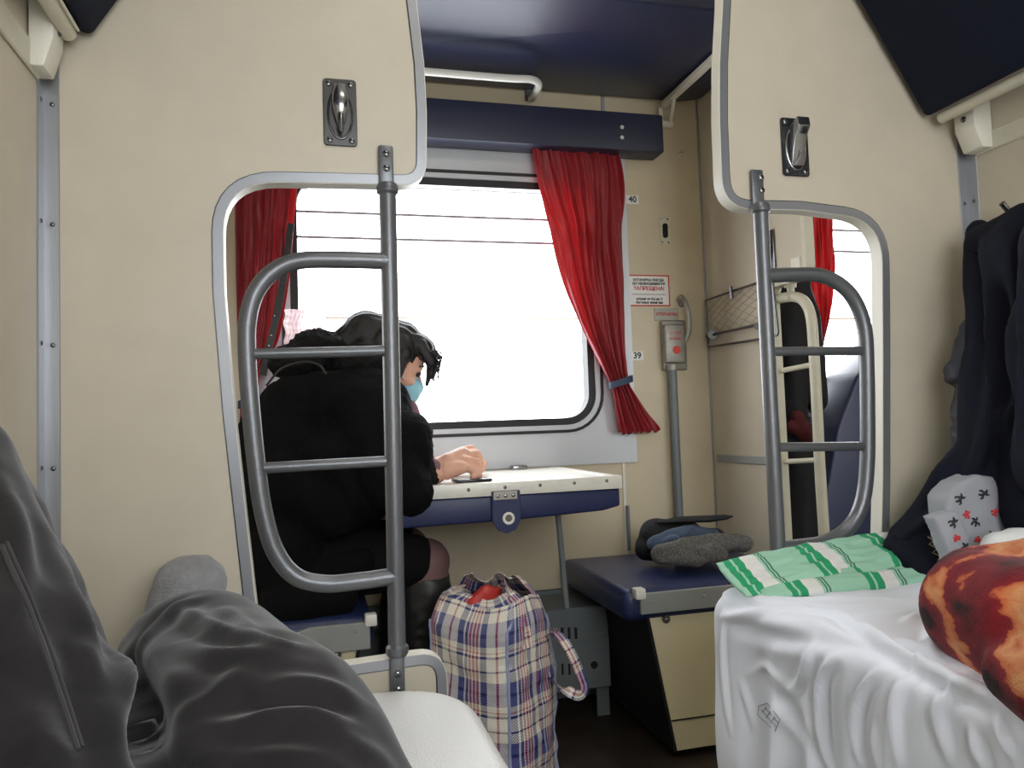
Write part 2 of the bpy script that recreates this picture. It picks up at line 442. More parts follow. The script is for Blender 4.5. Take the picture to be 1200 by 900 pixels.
def rrect(x0, x1, z0, z1, r, Y, seg=8):
    out = []
    for cx, cz, a0 in ((x1-r, z0+r, -PI/2), (x1-r, z1-r, 0), (x0+r, z1-r, PI/2), (x0+r, z0+r, PI)):
        for k in range(seg+1):
            a = a0+PI/2*k/seg; out.append(V((cx+r*math.cos(a), Y, cz+r*math.sin(a))))
    return out
def plate_with_hole(mb, x0, x1, z0, z1, holes, Y0, Y1):
    """rectangular plate between Y0,Y1 with rounded holes; holes=(hx0,hx1,hz0,hz1,r) left to right"""
    xs = [x0]
    for h in holes: xs += [h[0], h[1]]
    xs.append(x1)
    for i in range(0, len(xs), 2): mb.box((xs[i], Y0, z0), (xs[i+1], Y1, z1))
    for hx0, hx1, hz0, hz1, r in holes:
        mb.box((hx0, Y0, z0), (hx1, Y1, hz0)); mb.box((hx0, Y0, hz1), (hx1, Y1, z1))
        for cx, cz, ax, az in ((hx1, hz0, -1, 1), (hx1, hz1, -1, -1), (hx0, hz1, 1, -1), (hx0, hz0, 1, 1)):
            pts = [V((cx, Y0, cz))]
            for k in range(9):
                a = PI/2*k/8; pts.append(V((cx+ax*r*(1-math.sin(a)), Y0, cz+az*r*(1-math.cos(a)))))
            mb.prism(pts, (0, Y1-Y0, 0))
# windows of the aisle side; bays are 1.777 m apart
BAY = XR-XL
WX0, WX1, WZ0, WZ1, WR = -.085, .965, .865, 1.745, .13
wins = [(WX0+k*BAY, WX1+k*BAY, WZ0, WZ1, WR) for k in (-1, 0, 1)]
b = MB(); plate_with_hole(b, XE0, XE1, 0, ZC, wins, YW, YW+.06); struct(b.build('wall_front', 'cream2', smooth=0))
bw = [(WX0+k*BAY, WX1+k*BAY, WZ0, WZ1+.1, WR) for k in (-1, 0, 1)]
b = MB(); plate_with_hole(b, XE0, XE1, 0, ZC, bw, YB-.06, YB); struct(b.build('wall_back', 'cream2', smooth=0))
def make_window(n, x0, x1, z0, z1, r, Y, s, plate=True, detail=True):
    """s=+1: window wall on the aisle side (room towards -Y); s=-1: compartment side"""
    w = thing('window_%d' % n, None, None, ((x0+x1)/2, Y, z0), kind='structure')
    if plate:
        b = MB(); ya, yb = sorted((Y-s*.008, Y-s*.0005))
        plate_with_hole(b, x0-.10, x1+.115, z0-.11, z1+.14, [(x0, x1, z0, z1, r)], ya, yb)
        b.build('frame_plate', 'winplate', w, smooth=0)
    def ring(name, d0, d1, ya, yb, m):
        b = MB(); path = rrect(x0+d0, x1-d0, z0+d0, z1-d0, r-d0, Y)
        w_ = d1-d0
        b.sweep(path, [(0, ya), (w_, ya), (w_, yb), (0, yb)], V((0, -s, 0)) if s > 0 else V((0, 1, 0)), closed=True)
        return b.build(name, m, w, smooth=40)
    if s > 0:
        ring('gasket', .0, .010, -.01, .014, 'rubber')
        ring('chrome_lip', .010, .026, -.02, .010, 'winplate')
        ring('inner_gasket', .026, .05, -.05, .002, 'rubber')
    else: ring('gasket', .0, .03, -.04, .006, 'rubber')
    yg = Y+s*.035
    b = MB(); b.prism(rrect(x0+.02, x1-.02, z0+.02, z1-.02, r-.02, yg), (0, .004, 0)); b.build('pane', 'glass', w, smooth=0)
    return w
def make_bars(w, x0, x1, Y):
    for z in (PY(500, 250, Y).z, PY(500, 279, Y).z):
        b = MB(); b.box((x0+.03, Y+.026, z-.004), (x1-.03, Y+.034, z+.004), .001, 1); b.build('vent_rail', 'wire', w)
    z = PY(560, 372, Y).z
    b = MB(); b.cyl((x0+.03, Y+.02, z), (x1-.03, Y+.02, z), .0028, 8); b.build('curtain_cord', 'orange', w)
    b = MB(); b.box((x0+.05, Y+.0, z1t-.05), (x1-.05, Y+.034, z1t-.032), .003, 1); b.build('top_rail', 'chrome', w)
z1t = WZ1
w1 = make_window(1, WX0, WX1, WZ0, WZ1, WR, YW, 1); make_bars(w1, WX0, WX1, YW)
w2 = make_window(2, WX0+BAY, WX1+BAY, WZ0, WZ1, WR, YW, 1); make_bars(w2, WX0+BAY, WX1+BAY, YW)
make_window(3, WX0-BAY, WX1-BAY, WZ0, WZ1, WR, YW, 1)
make_window(4, WX0, WX1, WZ0, WZ1+.1, WR, YB, -1)
make_window(5, WX0+BAY, WX1+BAY, WZ0, WZ1+.1, WR, YB, -1)
make_window(6, WX0-BAY, WX1-BAY, WZ0, WZ1+.1, WR, YB, -1)

# end panels of the compartment, C-shaped with aluminium edging
def edge_panel(name, path, close_pts, y0, thick, trimname='edge_trim', nrm=(0, -1, 0), flip=1):
    b = MB(); poly = [V((p.x, y0, p.z)) for p in path+close_pts]
    b.prism(poly, (0, thick, 0)); w = struct(b.build(name, 'cream', smooth=0))
    b = MB(); pth = [V((p.x, y0, p.z)) for p in path]
    wI, wO, ov = .014, .003, .003
    # band visible on the room face and the plain edge strip wrapping the thickness
    for y_ in (0, -thick):
        o1, o2 = (ov, -.002) if y_ == 0 else (-thick+.002, -thick-ov)
        b.sweep(pth, [(-wO*.6*flip, o1), (wI*flip, o1), (wI*flip, o2), (-wO*.6*flip, o2)], V(nrm))
    b.build(trimname, 'trim', w, smooth=40)
    b = MB(); b.sweep(pth, [(-wO*flip, ov*.5), (-.0002*flip, ov*.5), (-.0002*flip, -thick-ov*.5), (-wO*flip, -thick-ov*.5)], V(nrm)); b.build('edge_strip', 'creamedge', w, smooth=40)
    b = MB(); b.sweep(pth, [(wI*flip*.98, ov*.4), (wI*flip+.0022*flip, ov*.4), (wI*flip+.0022*flip, -.001), (wI*flip*.98, -.001)], V(nrm))
    b.build('painted_shadow_line', 'darkchrome', w, smooth=0)  # thin solid dark strip standing in for the shadow line along the edging
    return w
YF = YP
g = lambda x, y: PY(x, y, YF)
top = ZC
# left panel: path goes from ceiling down the free edge, round the cut-out and down to the floor
lt = g(478, -60); fe = g(524, 900)
pl = [V((lt.x-.05, YF, top)), V((lt.x-.02, YF, lt.z+.2)), lt, g(486, 0), g(495, 75), g(498, 130), g(498, 216), g(400, 213.5), g(259, 211), g(261, 340), g(273, 485), g(301, 735), g(306, 797), g(400, 782), g(521, 764), g(523, 830), V((fe.x+.004, YF, .06))]
pl = fillet(pl, [0, 0, 0, 0, 0, .3, .045, 0, .10, .5, 1.0, 0, .05, 0, .06, 0, 0])
edge_panel('wall_end_left', pl, [V((XL, YF, .06)), V((XL, YF, top))], YF, .028, flip=-1)
rt = g(848, 0)
pr = [V((rt.x+.05, YF, top)), V((rt.x+.012, YF, rt.z+.25)), g(848, 0), g(844, 75), g(844, 140), g(848, 243), g(940, 245), g(1034, 257), g(1035, 400), g(1035, 560), g(1032, 700), g(850, 765), V((rt.x-.03, YF, .06))]
pr = fillet(pr, [0, 0, .5, .5, .5, .06, 0, .11, .6, 1, .05, .06, 0])
edge_panel('wall_end_right', pr, [V((XR, YF, .06)), V((XR, YF, top))], YF, .028, flip=1)

# corner trims
def corner_trim(n, x, sgn, ztop, zs):
    b = MB(); t = .0025
    b.box((min(x, x+sgn*.024), YP-t, 0.06), (max(x, x+sgn*.024), YP, ztop), .0008, 1)
    b.box((min(x, x+sgn*t), YP-.028, 0.06), (max(x, x+sgn*t), YP, ztop), .0008, 1)
    o = struct(b.build('trim_%d' % n, 'alu'))
    for z in zs:
        s_ = MB(); s_.dome((x+sgn*.014, YP-t, z), (0, -1, 0), .0038, .002); s_.build('screw', 'darkchrome', o)
        s_ = MB(); s_.dome((x+sgn*t, YP-.016, z+.002), (sgn, 0, 0), .0038, .002); s_.build('screw', 'darkchrome', o)
corner_trim(1, XL, 1, PY(40, 62, YP).z, [PY(44, y, YP).z for y in (122, 263, 405, 550)])
corner_trim(2, XR, -1, PY(1150, 155, YP).z, [PY(1155, y, YP).z for y in (240, 400)])
# horizontal wall mouldings running towards the camera
zr = PX(1180, 157, XR).z
b = MB(); b.box((XR-.006, YB+.01, zr-.02), (XR, YP-.03, zr+.02), .002, 1); struct(b.build('trim_3', 'creampaint'))
b = MB(); b.box((XL, YB+.01, zr-.0), (XL+.006, YP-.03, zr+.045), .002, 1); struct(b.build('trim_4', 'creampaint'))

# partitions of the side berths
def side_partition(name, X0, X1, sgn):
    pass
e_hi = PX(941, 300, XR).y; e_lo = PX(906, 450, XR).y
zc0 = PX(925, 325, XR).z; zc1 = .40
path = [V((XR, e_hi, ZC)), V((XR, e_hi, zc0)), V((XR, e_lo, zc0)), V((XR, e_lo, zc1)), V((XR, e_hi, zc1)), V((XR, e_hi, .06))]
path = fillet(path, [0, .03, .03, .05, .05, 0], 5)
b = MB(); b.prism(path+[V((XR, YW, .06)), V((XR, YW, ZC))], (.026, 0, 0)); wr = struct(b.build('wall_aisle_right', 'cream', smooth=0))
b = MB(); b.sweep(path, [(-.002, .002), (.016, .002), (.016, -.028), (-.002, -.028)], V((-1, 0, 0))); b.build('edge_trim', 'creampaint', wr, smooth=40)
b = MB(); b.prism([p + V((XL-XR-.026, 0, 0)) for p in path]+[V((XL-.026, YW, .06)), V((XL-.026, YW, ZC))], (.026, 0, 0)); struct(b.build('wall_aisle_left', 'cream', smooth=0))
# corner bead and grey rail on the right partition, seams on the window wall
b = MB(); b.box((XR-.006, YW-.006, .05), (XR, YW, ZC), .001, 1); struct(b.build('trim_5', 'alu'))
z = PX(865, 538, XR).z
b = MB(); b.box((XR-.006, e_lo+.02, z-.013), (XR, YW-.03, z+.013), .002, 1); struct(b.build('trim_6', 'steelgrey'))
x = PY(706, 118, YW).x
b = MB(); b.box((x-.006, YW-.004, 1.7), (x+.006, YW, 2.05)); struct(b.build('trim_7', 'steelgrey'))
p = PY(731, 570, YW)
b = MB(); b.box((p.x-.005, YW-.006, .3), (p.x+.005, YW, WZ0-.111), .001, 1); struct(b.build('trim_8', 'creamedge'))

# ------------------------------------------------------------------ ladders on the end panels
def ladder(label, pole, loop, rungs, Y, xs, m='greymetal', r=.0145, top_end=True, scr=(), name='step_ladder', bottom=True):
    p0 = PY(*pole[0], Y); p1 = PY(*pole[1], Y)
    t = thing(name, label, 'ladder', (p1.x, Y, p1.z))
    c0 = PY(*pole[2], Y); c1 = PY(*pole[3], Y) if bottom else None
    b = MB(); d = (p1-p0).normalized()
    b.cyl(c0, c1 if bottom else p1, r); b.build('pole', m, t)
    ends = [(p0, c0)] + ([(c1, p1)] if bottom else [])
    for a, c in ends:
        b = MB(); lo = V((min(a.x, c.x)-r*.85, Y+.004, min(a.z, c.z))); hi = V((max(a.x, c.x)+r*.85, YP-.0025, max(a.z, c.z)))
        b.box((lo.x, YP-.012, lo.z), (hi.x, YP-.003, hi.z), .004, 2)
        b.build('end_plate', m, t)
    for c, s_ in ((c0, 1), (c1, -1)) if bottom else ((c0, 1),):
        b = MB(); b.tube([c+d*s_*-.004, c+d*s_*.002, c+d*s_*.012, c+d*s_*.016], [r*1.05, r*1.3, r*1.3, r], 18); b.build('collar', m, t)
    b = MB(); b.tube(spline([PY(x, y, Y) for x, y in loop], 6), r, 16); b.build('loop', m, t)
    for (x0, y0, x1, y1) in rungs:
        b = MB(); b.tube([PY(x0, y0, Y), PY(x1, y1, Y)], r*.62, 12, flat=(V((0, 1, 0)), 1.0)); b.build('rung', m, t)
    for sx, sy in scr: screw(PY(sx, sy, YP-.012), (0, -1, 0), .0065, t)
    return t
ladder('grey tubular step ladder with rounded loop in front of the seated woman',
       [(452, 168), (467, 815), (454, 218), (465.5, 766)],
       [(455, 306), (400, 304.5), (352, 305.5), (322, 317), (300, 342), (290, 378), (290, 425), (294, 480), (300, 540), (308, 597), (322, 645), (346, 675), (380, 684), (420, 681), (463, 675)],
       [(292, 415, 460, 411), (300, 549, 462, 540)], 1.303, None,
       scr=((452.5, 180), (453, 197), (466, 790), (467, 808)))
ladder('grey tubular step ladder with rounded loop at the end of the sheeted bed',
       [(890, 197), (914, 690), (891, 241), (912.5, 660)],
       [(897, 323), (930, 322), (962, 323), (988, 336), (1004, 357), (1013, 385), (1015.5, 420), (1016.5, 480), (1016, 545), (1010, 590), (994, 619), (968, 635), (940, 640), (912, 642)],
       [(900, 412, 1014, 411), (906, 524, 1016, 523)], 1.303, None,
       scr=((892, 208), (893, 223)))

# ------------------------------------------------------------------ coat hooks on the end panels
def hook(label, x0, y0, x1, y1, folded):
    a = PY(x0, y0, YP); c = PY(x1, y1, YP); cx = (a.x+c.x)/2; cz = (a.z+c.z)/2; w = c.x-a.x; h = a.z-c.z
    t = thing('coat_hook', label, 'hook', (cx, YP, c.z))
    b = MB(); b.prism(rrect(cx-w/2, cx+w/2, cz-h/2, cz+h/2, .006, YP-.0045, 4), (0, .004, 0), .0012, 1); b.build('back_plate', 'darkchrome', t)
    sc_ = [(-.33, .42), (-.33, -.42), (.33, -.42)] + ([(.33, .42)] if folded else [])
    for sx, sz in sc_: screw((cx+sx*w, YP-.0045, cz+sz*h), (0, -1, 0), .0055, t)
    # raised oval socket
    b = MB(); pth = []
    for k in range(24):
        an = 2*PI*k/24; pth.append(V((cx+w*.36*math.cos(an), YP-.0055, cz-h*.02+h*.36*math.sin(an)*(1 if math.sin(an) > 0 else 1.05))))
    b.tube(pth, .0022, 8, closed=True); b.build('socket_rim', 'chrome', t)
    if folded:
        b = MB(); pts = []; rs = []
        for k in range(11):
            u = k/10; pts.append(V((cx, YP-.008-.012*math.sin(PI*min(1, u*1.1)), cz+h*(.36-.62*u)))); rs.append(w*(.21+.08*math.sin(PI*u*1.1)-.12*u))
        b.tube(pts, rs, 16, flat=(V((0, 1, 0)), .5)); b.build('flap', 'chrome', t)
        b = MB(); b.tube([V((cx, YP-.021, cz-h*.08)), V((cx, YP-.024, cz-h*.2)), V((cx, YP-.018, cz-h*.33))], [w*.09, w*.10, w*.07], 12); b.build('hook_tip', 'darkchrome', t)
    else:
        b = MB()
        prof = [V((cx-.004, YP-.005, cz+h*.34)), V((cx-.004, YP-.034, cz+h*.43)), V((cx-.004, YP-.037, cz+h*.27)), V((cx-.004, YP-.026, cz+h*.16)), V((cx-.004, YP-.016, cz-h*.10)), V((cx-.004, YP-.010, cz-h*.34)), V((cx-.004, YP-.005, cz-h*.34))]
        b.prism([p+V((-w*.16, 0, 0)) for p in prof], (w*.46, 0, 0), .002, 2); b.build('flap', 'chrome', t)
        b = MB(); b.tube(spline([V((cx-w*.1, YP-.012, cz-h*.32)), V((cx+w*.02, YP-.016, cz-h*.2)), V((cx+w*.06, YP-.018, cz-h*.10))], 5), .0018, 8); b.build('spring', 'chrome', t)
    return t
hook('folded-flat chrome coat hook on the left cream end panel', 378, 92, 419, 173, True)
hook('opened-out chrome coat hook on the right cream end panel', 913, 138, 948, 208, False)

# ------------------------------------------------------------------ folded-up upper berths in the compartment
def upper_berth(label, A, sgn):
    """A = lower corner (x,z) near the panel; leaning from the wall, sgn=+1 when the wall is on the left"""
    t = thing('upper_berth', label, 'berth', (A[0], YP-.02, A[1]))
    ang = math.radians(58)
    d = V((sgn*math.cos(ang), 0, math.sin(ang))); n = V((-sgn*math.sin(ang), 0, math.cos(ang)))
    L, th, y1, y0 = .56, .07, YP-.018, YB+.06
    b = MB(); a = V((A[0], y1, A[1]))
    prof = fillet([a+d*.2, a, a+n*th, a+n*th+d*.2], [0, .015, .03, 0], 5)
    prof2 = fillet([a+n*th+d*.3, a+d*L+n*th, a+d*L, a+d*.3], [0, .03, .015, 0], 5)
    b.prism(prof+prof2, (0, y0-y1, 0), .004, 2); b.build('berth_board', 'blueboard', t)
    xw = XL if sgn > 0 else XR
    zb = A[1]
    b = MB(); b.tube([V((A[0]-sgn*.028, y1-.012, zb-.002)), V((A[0]-sgn*.028, y0, zb-.002))], .012, 14); b.build('hinge_tube', 'creampaint', t)
    b = MB(); s_ = sgn; x0 = xw+s_*.003; bwid = .034 if sgn > 0 else .046
    pts = [V((x0, y1-.005, zb+.03)), V((x0+s_*bwid, y1-.005, zb+.03)), V((x0+s_*bwid, y1-.005, zb-.03)), V((x0+s_*bwid*.6, y1-.005, zb-.075)), V((x0, y1-.005, zb-.075))]
    b.prism(pts, (0, -.05, 0), .003, 2); b.build('hinge_bracket', 'creamedge', t)
    b = MB(); b.dome((x0+s_*bwid, y1-.03, zb-.01), (s_, 0, 0), .007, .004)
    b.build('bolt', 'darkchrome', t)
    b = MB()
    e0 = a-d*.004
    b.prism([e0+n*.008+V((0, -.02, 0)), e0+n*.05+V((0, -.03, 0)), e0+n*.05+V((0, -.2, 0)), e0+n*.008+V((0, -.2, 0))], -d*.004, .001, 1)
    if sgn > 0: b.build('latch_plate', 'creamedge', t)
    else: b.bm.free()
    return t
upper_berth('dark navy upper berth folded up on the left wall, only its lower corner in view', (-.327, 1.532), 1)
upper_berth('dark navy upper berth folded up on the right wall above the hanging jacket', (1.262, 1.512), -1)

# ------------------------------------------------------------------ upper side berth over the window
zu = 2.035
t = thing('side_upper_berth', 'large dark navy padded upper side berth above the window table', 'berth', (.49, 2.17, zu))
b = MB(); pts = [V((XL+.01, 1.86, zu)), V((1.30, 1.86, zu)), V((1.37, 1.93, zu)), V((1.37, YW-.04, zu)), V((1.30, YW-.01, zu)), V((XL+.01, YW-.01, zu))]
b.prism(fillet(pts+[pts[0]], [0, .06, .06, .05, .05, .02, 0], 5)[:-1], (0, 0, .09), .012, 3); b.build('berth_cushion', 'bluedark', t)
xs = PY(775, 125, YW).x; zs_ = zu-.028
b = MB(); b.box((xs-.012, 1.88, zs_), (xs+.012, YW-.02, zs_+.022), .003, 1); b.build('support_rail', 'creamedge', t)
b = MB(); b.box((xs-.02, YW-.03, zs_-.07), (xs+.03, YW-.005, zs_-.05), .003, 1); b.box((xs-.02, YW-.022, zs_-.06), (xs-.005, YW-.012, zs_), .002, 1)
b.tube([V((xs+.02, YW-.02, zs_-.06)), V((xs, YW-.1, zs_))], .006, 8); b.build('support_bracket', 'creamedge', t)
# cushion seam bulge nearer the aisle
t = thing('safety_rail', 'white bent tube safety rail above the navy pelmet', 'rail', PY(560, 95, 2.2))
Yr = 2.2
b = MB(); b.tube(spline([PY(400, 78, Yr), PY(450, 80, Yr), PY(500, 84, Yr), PY(560, 89, Yr), PY(600, 92, Yr), PY(622, 93, Yr+.01), PY(631, 98, Yr+.05), PY(629, 106, Yr+.12), PY(622, 116, YW-.012)], 6), .0115, 14); b.build('tube', 'white', t)
p = PY(622, 114, YW-.01)
b = MB(); b.box((p.x-.02, YW-.02, p.z-.012), (p.x+.014, YW-.001, p.z+.03), .003, 1); b.build('mounting_foot', 'greymetal', t)

# pelmet
pa = PY(776, 135, 2.37); pb = PY(777, 179, 2.37)
t = thing('pelmet', 'long dark navy pelmet board above the red curtains', 'pelmet', (.49, 2.42, pb.z))
xr = pa.x; zt = pa.z; zb = pb.z
b = MB(); b.box((XL+.16, 2.365, zb), (xr, 2.455, zt), .006, 2); b.build('board', 'bluepelmet', t)
for y in (149, 161): 
    p = PY(729, y, 2.365); b = MB(); b.dome(p, (0, -1, 0), .007, .004); b.build('screw', 'white', t)

# ------------------------------------------------------------------ curtains
def lerp_edge(E, z):
    for i in range(len(E)-1):
        if E[i].z >= z >= E[i+1].z:
            t = (E[i].z-z)/max(1e-6, E[i].z-E[i+1].z); return E[i].x+(E[i+1].x-E[i].x)*t
    return E[0].x if z > E[0].z else E[-1].x
def curtain(label, Le, Re, Y, nf, amp, tie=None, zend=None, seed=1, name='curtain', flare=None):
    Lp = spline([PY(x, y, Y) for x, y in Le], 8); Rp = spline([PY(x, y, Y) for x, y in Re], 8)
    z0 = max(Lp[0].z, Rp[0].z)
    zcap = PY(776, 168, 2.42).z; z1 = min(Lp[-1].z, Rp[-1].z)
    zt = PY(tie[0], tie[1], Y).z if tie else -9
    t = thing(name, label, 'curtain', ((Lp[0].x+Rp[0].x)/2, Y, z1))
    wtop = abs(Rp[0].x-Lp[0].x)
    def fn(u, v):
        zl = Lp[0].z+(Lp[-1].z-Lp[0].z)*v; zr_ = Rp[0].z+(Rp[-1].z-Rp[0].z)*v
        xl = lerp_edge(Lp, zl); xr_ = lerp_edge(Rp, zr_)
        w = xr_-xl
        uu = u + .025*math.sin(6*u+7*v+seed)
        ph = 2*PI*nf*(uu+.13*noise.noise(V((u*2.3, v*1.3, seed)))+.03*noise.noise(V((u*7, v*5, seed+8))))
        z = min(zl+(zr_-zl)*u, zcap)
        a = amp*(.55+.45*min(1, w/max(wtop, .01)))
        yy = Y - a*(.35+.35*math.sin(ph)) - a*.6*noise.noise(V((u*6, v*3.2, seed+4))) - a*.3*noise.noise(V((u*17, v*9, seed+2))) - a*.3*math.sin(ph*2.3+1+v*5)*.4
        if tie:
            k = math.exp(-((z-zt)/.03)**2); yy += k*a*.35
        x_ = xl+w*(u+.012*math.sin(ph*1.0+1.3))
        if tie and z < zt: z += .006*math.sin(ph)
        return V((x_, yy, z))
    grid_mesh('drape', fn, 110, 90, 'curtain', t, thick=.0016)
    if tie:
        xl = lerp_edge(Lp, zt); xr_ = lerp_edge(Rp, zt); cx = (xl+xr_)/2; rx = abs(xr_-xl)/2+.006
        path = []
        for k in range(28):
            a = 2*PI*k/28; path.append(V((cx+rx*math.cos(a), Y-amp*.6+amp*.85*math.sin(a), zt+.012*math.cos(a))))
        b = MB(); b.sweep(path, [(-.0, .011), (.003, .011), (.003, -.011), (0, -.011)], V((0, 0, 1)), closed=True); b.build('tie_band', 'tie', t)
    return t
curtain('red satin curtain right of the window, gathered low by a navy tie band',
        [(619, 168), (628, 215), (640, 262), (655, 320), (680, 382), (704, 430), (714, 450), (718, 470), (722, 500), (724, 508)],
        [(721, 172), (728, 215), (729, 300), (732, 370), (734, 420), (737, 446), (748, 468), (760, 488), (771, 503), (772, 505)], 2.42, 6, .026, tie=(727, 448))
curtain('red satin curtain hanging left of the window behind the left ladder',
        [(276, 168), (275, 250), (277, 330), (279, 400), (282, 450), (280, 520)],
        [(352, 176), (345, 250), (338, 330), (326, 400), (305, 440), (300, 520)], 2.42, 4, .028, tie=(290, 470), seed=3)
# black strap with studs on left curtain edge
tp = [PY(341, 262, 2.385), PY(336, 300, 2.38), PY(330, 340, 2.378), PY(323, 375, 2.378), PY(314, 412, 2.378), PY(308, 440, 2.385)]
b = MB(); b.sweep(spline(tp, 5), [(-.010, .0), (.010, .0), (.010, -.003), (-.010, -.003)], V((0, -1, 0)))
t = tag(b.build('strap', 'rubber'), 'black studded strap hanging over the left red curtain', 'strap')
for x_, y_ in ((322, 370), (318, 393), (315, 405)): 
    s_ = MB(); s_.dome(PY(x_, y_, 2.378), (0, -1, 0), .004, .002); s_.build('stud', 'chrome', t)
# curtain of the next bay, seen through the right cut-out
curtain('red satin curtain of the next window, seen through the right ladder opening',
        [(940, 235), (941, 290), (946, 330), (955, 380), (958, 430), (956, 500)],
        [(976, 235), (976, 290), (975, 330), (970, 370), (962, 415), (962, 500)], 2.42, 3, .03, seed=5)
# pink lace cloth
def pinkfn(u, v):
    p0 = PY(333, 363, 2.37); p1 = PY(385, 432, 2.37)
    w = 1-.15*math.sin(v*3)
    x_ = p0.x+(p1.x-p0.x)*u*w; z_ = p0.z+(p1.z-p0.z)*v - (.012 if u > .6 else 0)*(1-v)*(u-.6)*6
    return V((x_+.003*math.sin(v*20), 2.37-.004*abs(math.sin(u*34+v*3))-.003*math.sin(v*60)-.012*noise.noise(V((u*3, v*3, 0))), z_))
o = grid_mesh('lace_towel', pinkfn, 60, 50, 'pink', None, thick=.0015)
tag(o, 'pale pink bubbly lace towel hanging at the window beside the woman', 'towel')
# ------------------------------------------------------------------ wall signs and fittings
def sticker(name, body, x, y, w, h, label):
    p = PY(x, y, YW-.001)
    t = thing(name, label, 'sign', (p.x, YW-.001, p.z-h/2))
    b = MB(); b.box((p.x-w/2, YW-.0025, p.z-h/2), (p.x+w/2, YW-.0005, p.z+h/2), .0004, 1); b.build('plate', 'paper', t)
    text('number', body, h*.98, (p.x, YW-.003, p.z), 'ink', t, bold=.0006)
sticker('number_sign', '40', 741, 234, .047, .031, 'small white place sign reading 40 on the wall')
sticker('number_sign', '39', 746.5, 417, .047, .031, 'small white place sign reading 39 beside the brake valve')
# prohibition sign
a = PY(735, 322, YW); c = PY(785, 359, YW); cx, cz = (a.x+c.x)/2, (a.z+c.z)/2; w, h = c.x-a.x+.002, a.z-c.z
t = thing('warning_sign', 'white warning sign with red border and red headline above the brake valve', 'sign', (cx, YW, cz-h/2))
b = MB(); b.box((cx-w/2, YW-.0015, cz-h/2), (cx+w/2, YW-.0003, cz+h/2)); b.build('plate', 'paper', t, smooth=0)
bw_ = .0042
b = MB()
for lo, hi in (((cx-w/2, cz+h/2-bw_), (cx+w/2, cz+h/2)), ((cx-w/2, cz-h/2), (cx+w/2, cz-h/2+bw_)), ((cx-w/2, cz-h/2), (cx-w/2+bw_, cz+h/2)), ((cx+w/2-bw_, cz-h/2), (cx+w/2, cz+h/2))):
    b.box((lo[0], YW-.0022, lo[1]), (hi[0], YW-.0012, hi[1]))
b.build('border', 'redtext', t, smooth=0)
for s_, sz, dz, mm, sx in (('ОСТАНОВКА ПОЕЗДА', .0118, .335, 'ink', .93), ('БЕЗ НЕОБХОДИМОСТИ', .0118, .215, 'ink', .90), ('ЗАПРЕЩЕНА!', .0185, .06, 'redtext', .98), ('штраф от 0,6 до 3', .0122, -.27, 'ink', 1), ('базовых величин', .0122, -.385, 'ink', 1)):
    text('lettering', s_, sz, (cx, YW-.003, cz+h*dz), mm, t, bold=.0003, sx=sx)
b = MB(); b.box((cx-w*.4, YW-.0028, cz-h*.13), (cx+w*.4, YW-.002, cz-h*.118)); b.build('rule', 'ink', t, smooth=0)
# stop label
a = PY(766, 361, YW); c = PY(795, 376, YW); cx, cz = (a.x+c.x)/2, (a.z+c.z)/2; w, h = c.x-a.x, a.z-c.z
t = thing('stop_label', 'pale label plate with red lettering over the brake valve', 'sign', (cx, YW, cz-h/2))
b = MB(); b.box((cx-w/2, YW-.003, cz-h/2), (cx+w/2, YW-.0003, cz+h/2), .001, 1); b.build('plate', 'greypaper', t)
text('lettering', 'СТОП-КРАН', .0138, (cx, YW-.0036, cz), 'redtext', t, bold=.0003, sx=.95)
# brake valve
t = thing('brake_valve', 'grey cast emergency brake valve with red dot and curved handle on a pipe', 'valve', PY(800, 600, YW-.04))
a = PY(772, 376, YW); c = PY(803, 434, YW)
b = MB(); b.box((a.x, YW-.022, c.z), (c.x, YW-.001, a.z), .006, 3); b.build('housing', 'castalu', t)
a2 = PY(779, 380, YW-.045); c2 = PY(804.5, 425, YW-.045)
b = MB(); b.box((a2.x, YW-.046, c2.z), (c2.x, YW-.018, a2.z), .006, 3); b.build('cover', 'castalu', t)
cc = PY(793, 410, YW-.046)
b = MB(); b.cyl(cc, cc+V((0, -.002, 0)), .0145, 24); b.build('red_dot', 'red', t)
text('lettering', 'СТОП', .016, PY(792, 391, YW-.0465), 'redtext', t, bold=0)
text('lettering', 'КРАН', .016, PY(792, 397, YW-.0465), 'redtext', t, bold=0)
b = MB(); b.tube(spline([PY(796, 352, YW-.01), PY(799, 348, YW-.03), PY(804, 356, YW-.05), PY(807.5, 372, YW-.055), PY(807.5, 388, YW-.05), PY(803, 400, YW-.04)], 6), [.009]*5+[.0085]*26, 12, flat=(V((0, 1, 0)), .6)); b.build('handle', 'castalu', t)
p = PY(797, 352, YW); b = MB(); b.box((p.x-.008, YW-.012, p.z-.024), (p.x+.008, YW-.001, p.z+.012), .003, 1); b.build('handle_mount', 'castalu', t)
pp = [PY(787.5, 430, YW-.03), PY(792, 500, YW-.03), PY(799.5, 610, YW-.03)]
b = MB(); top_ = V((pp[0].x, YW-.03, pp[0].z)); b.cyl(top_, V((pp[0].x, YW-.03, .46)), .0155, 18); b.build('pipe', 'heater', t)
b = MB(); b.cyl(top_+V((0, 0, .008)), top_-V((0, 0, .012)), .021, 18); b.build('pipe_nut', 'castalu', t)
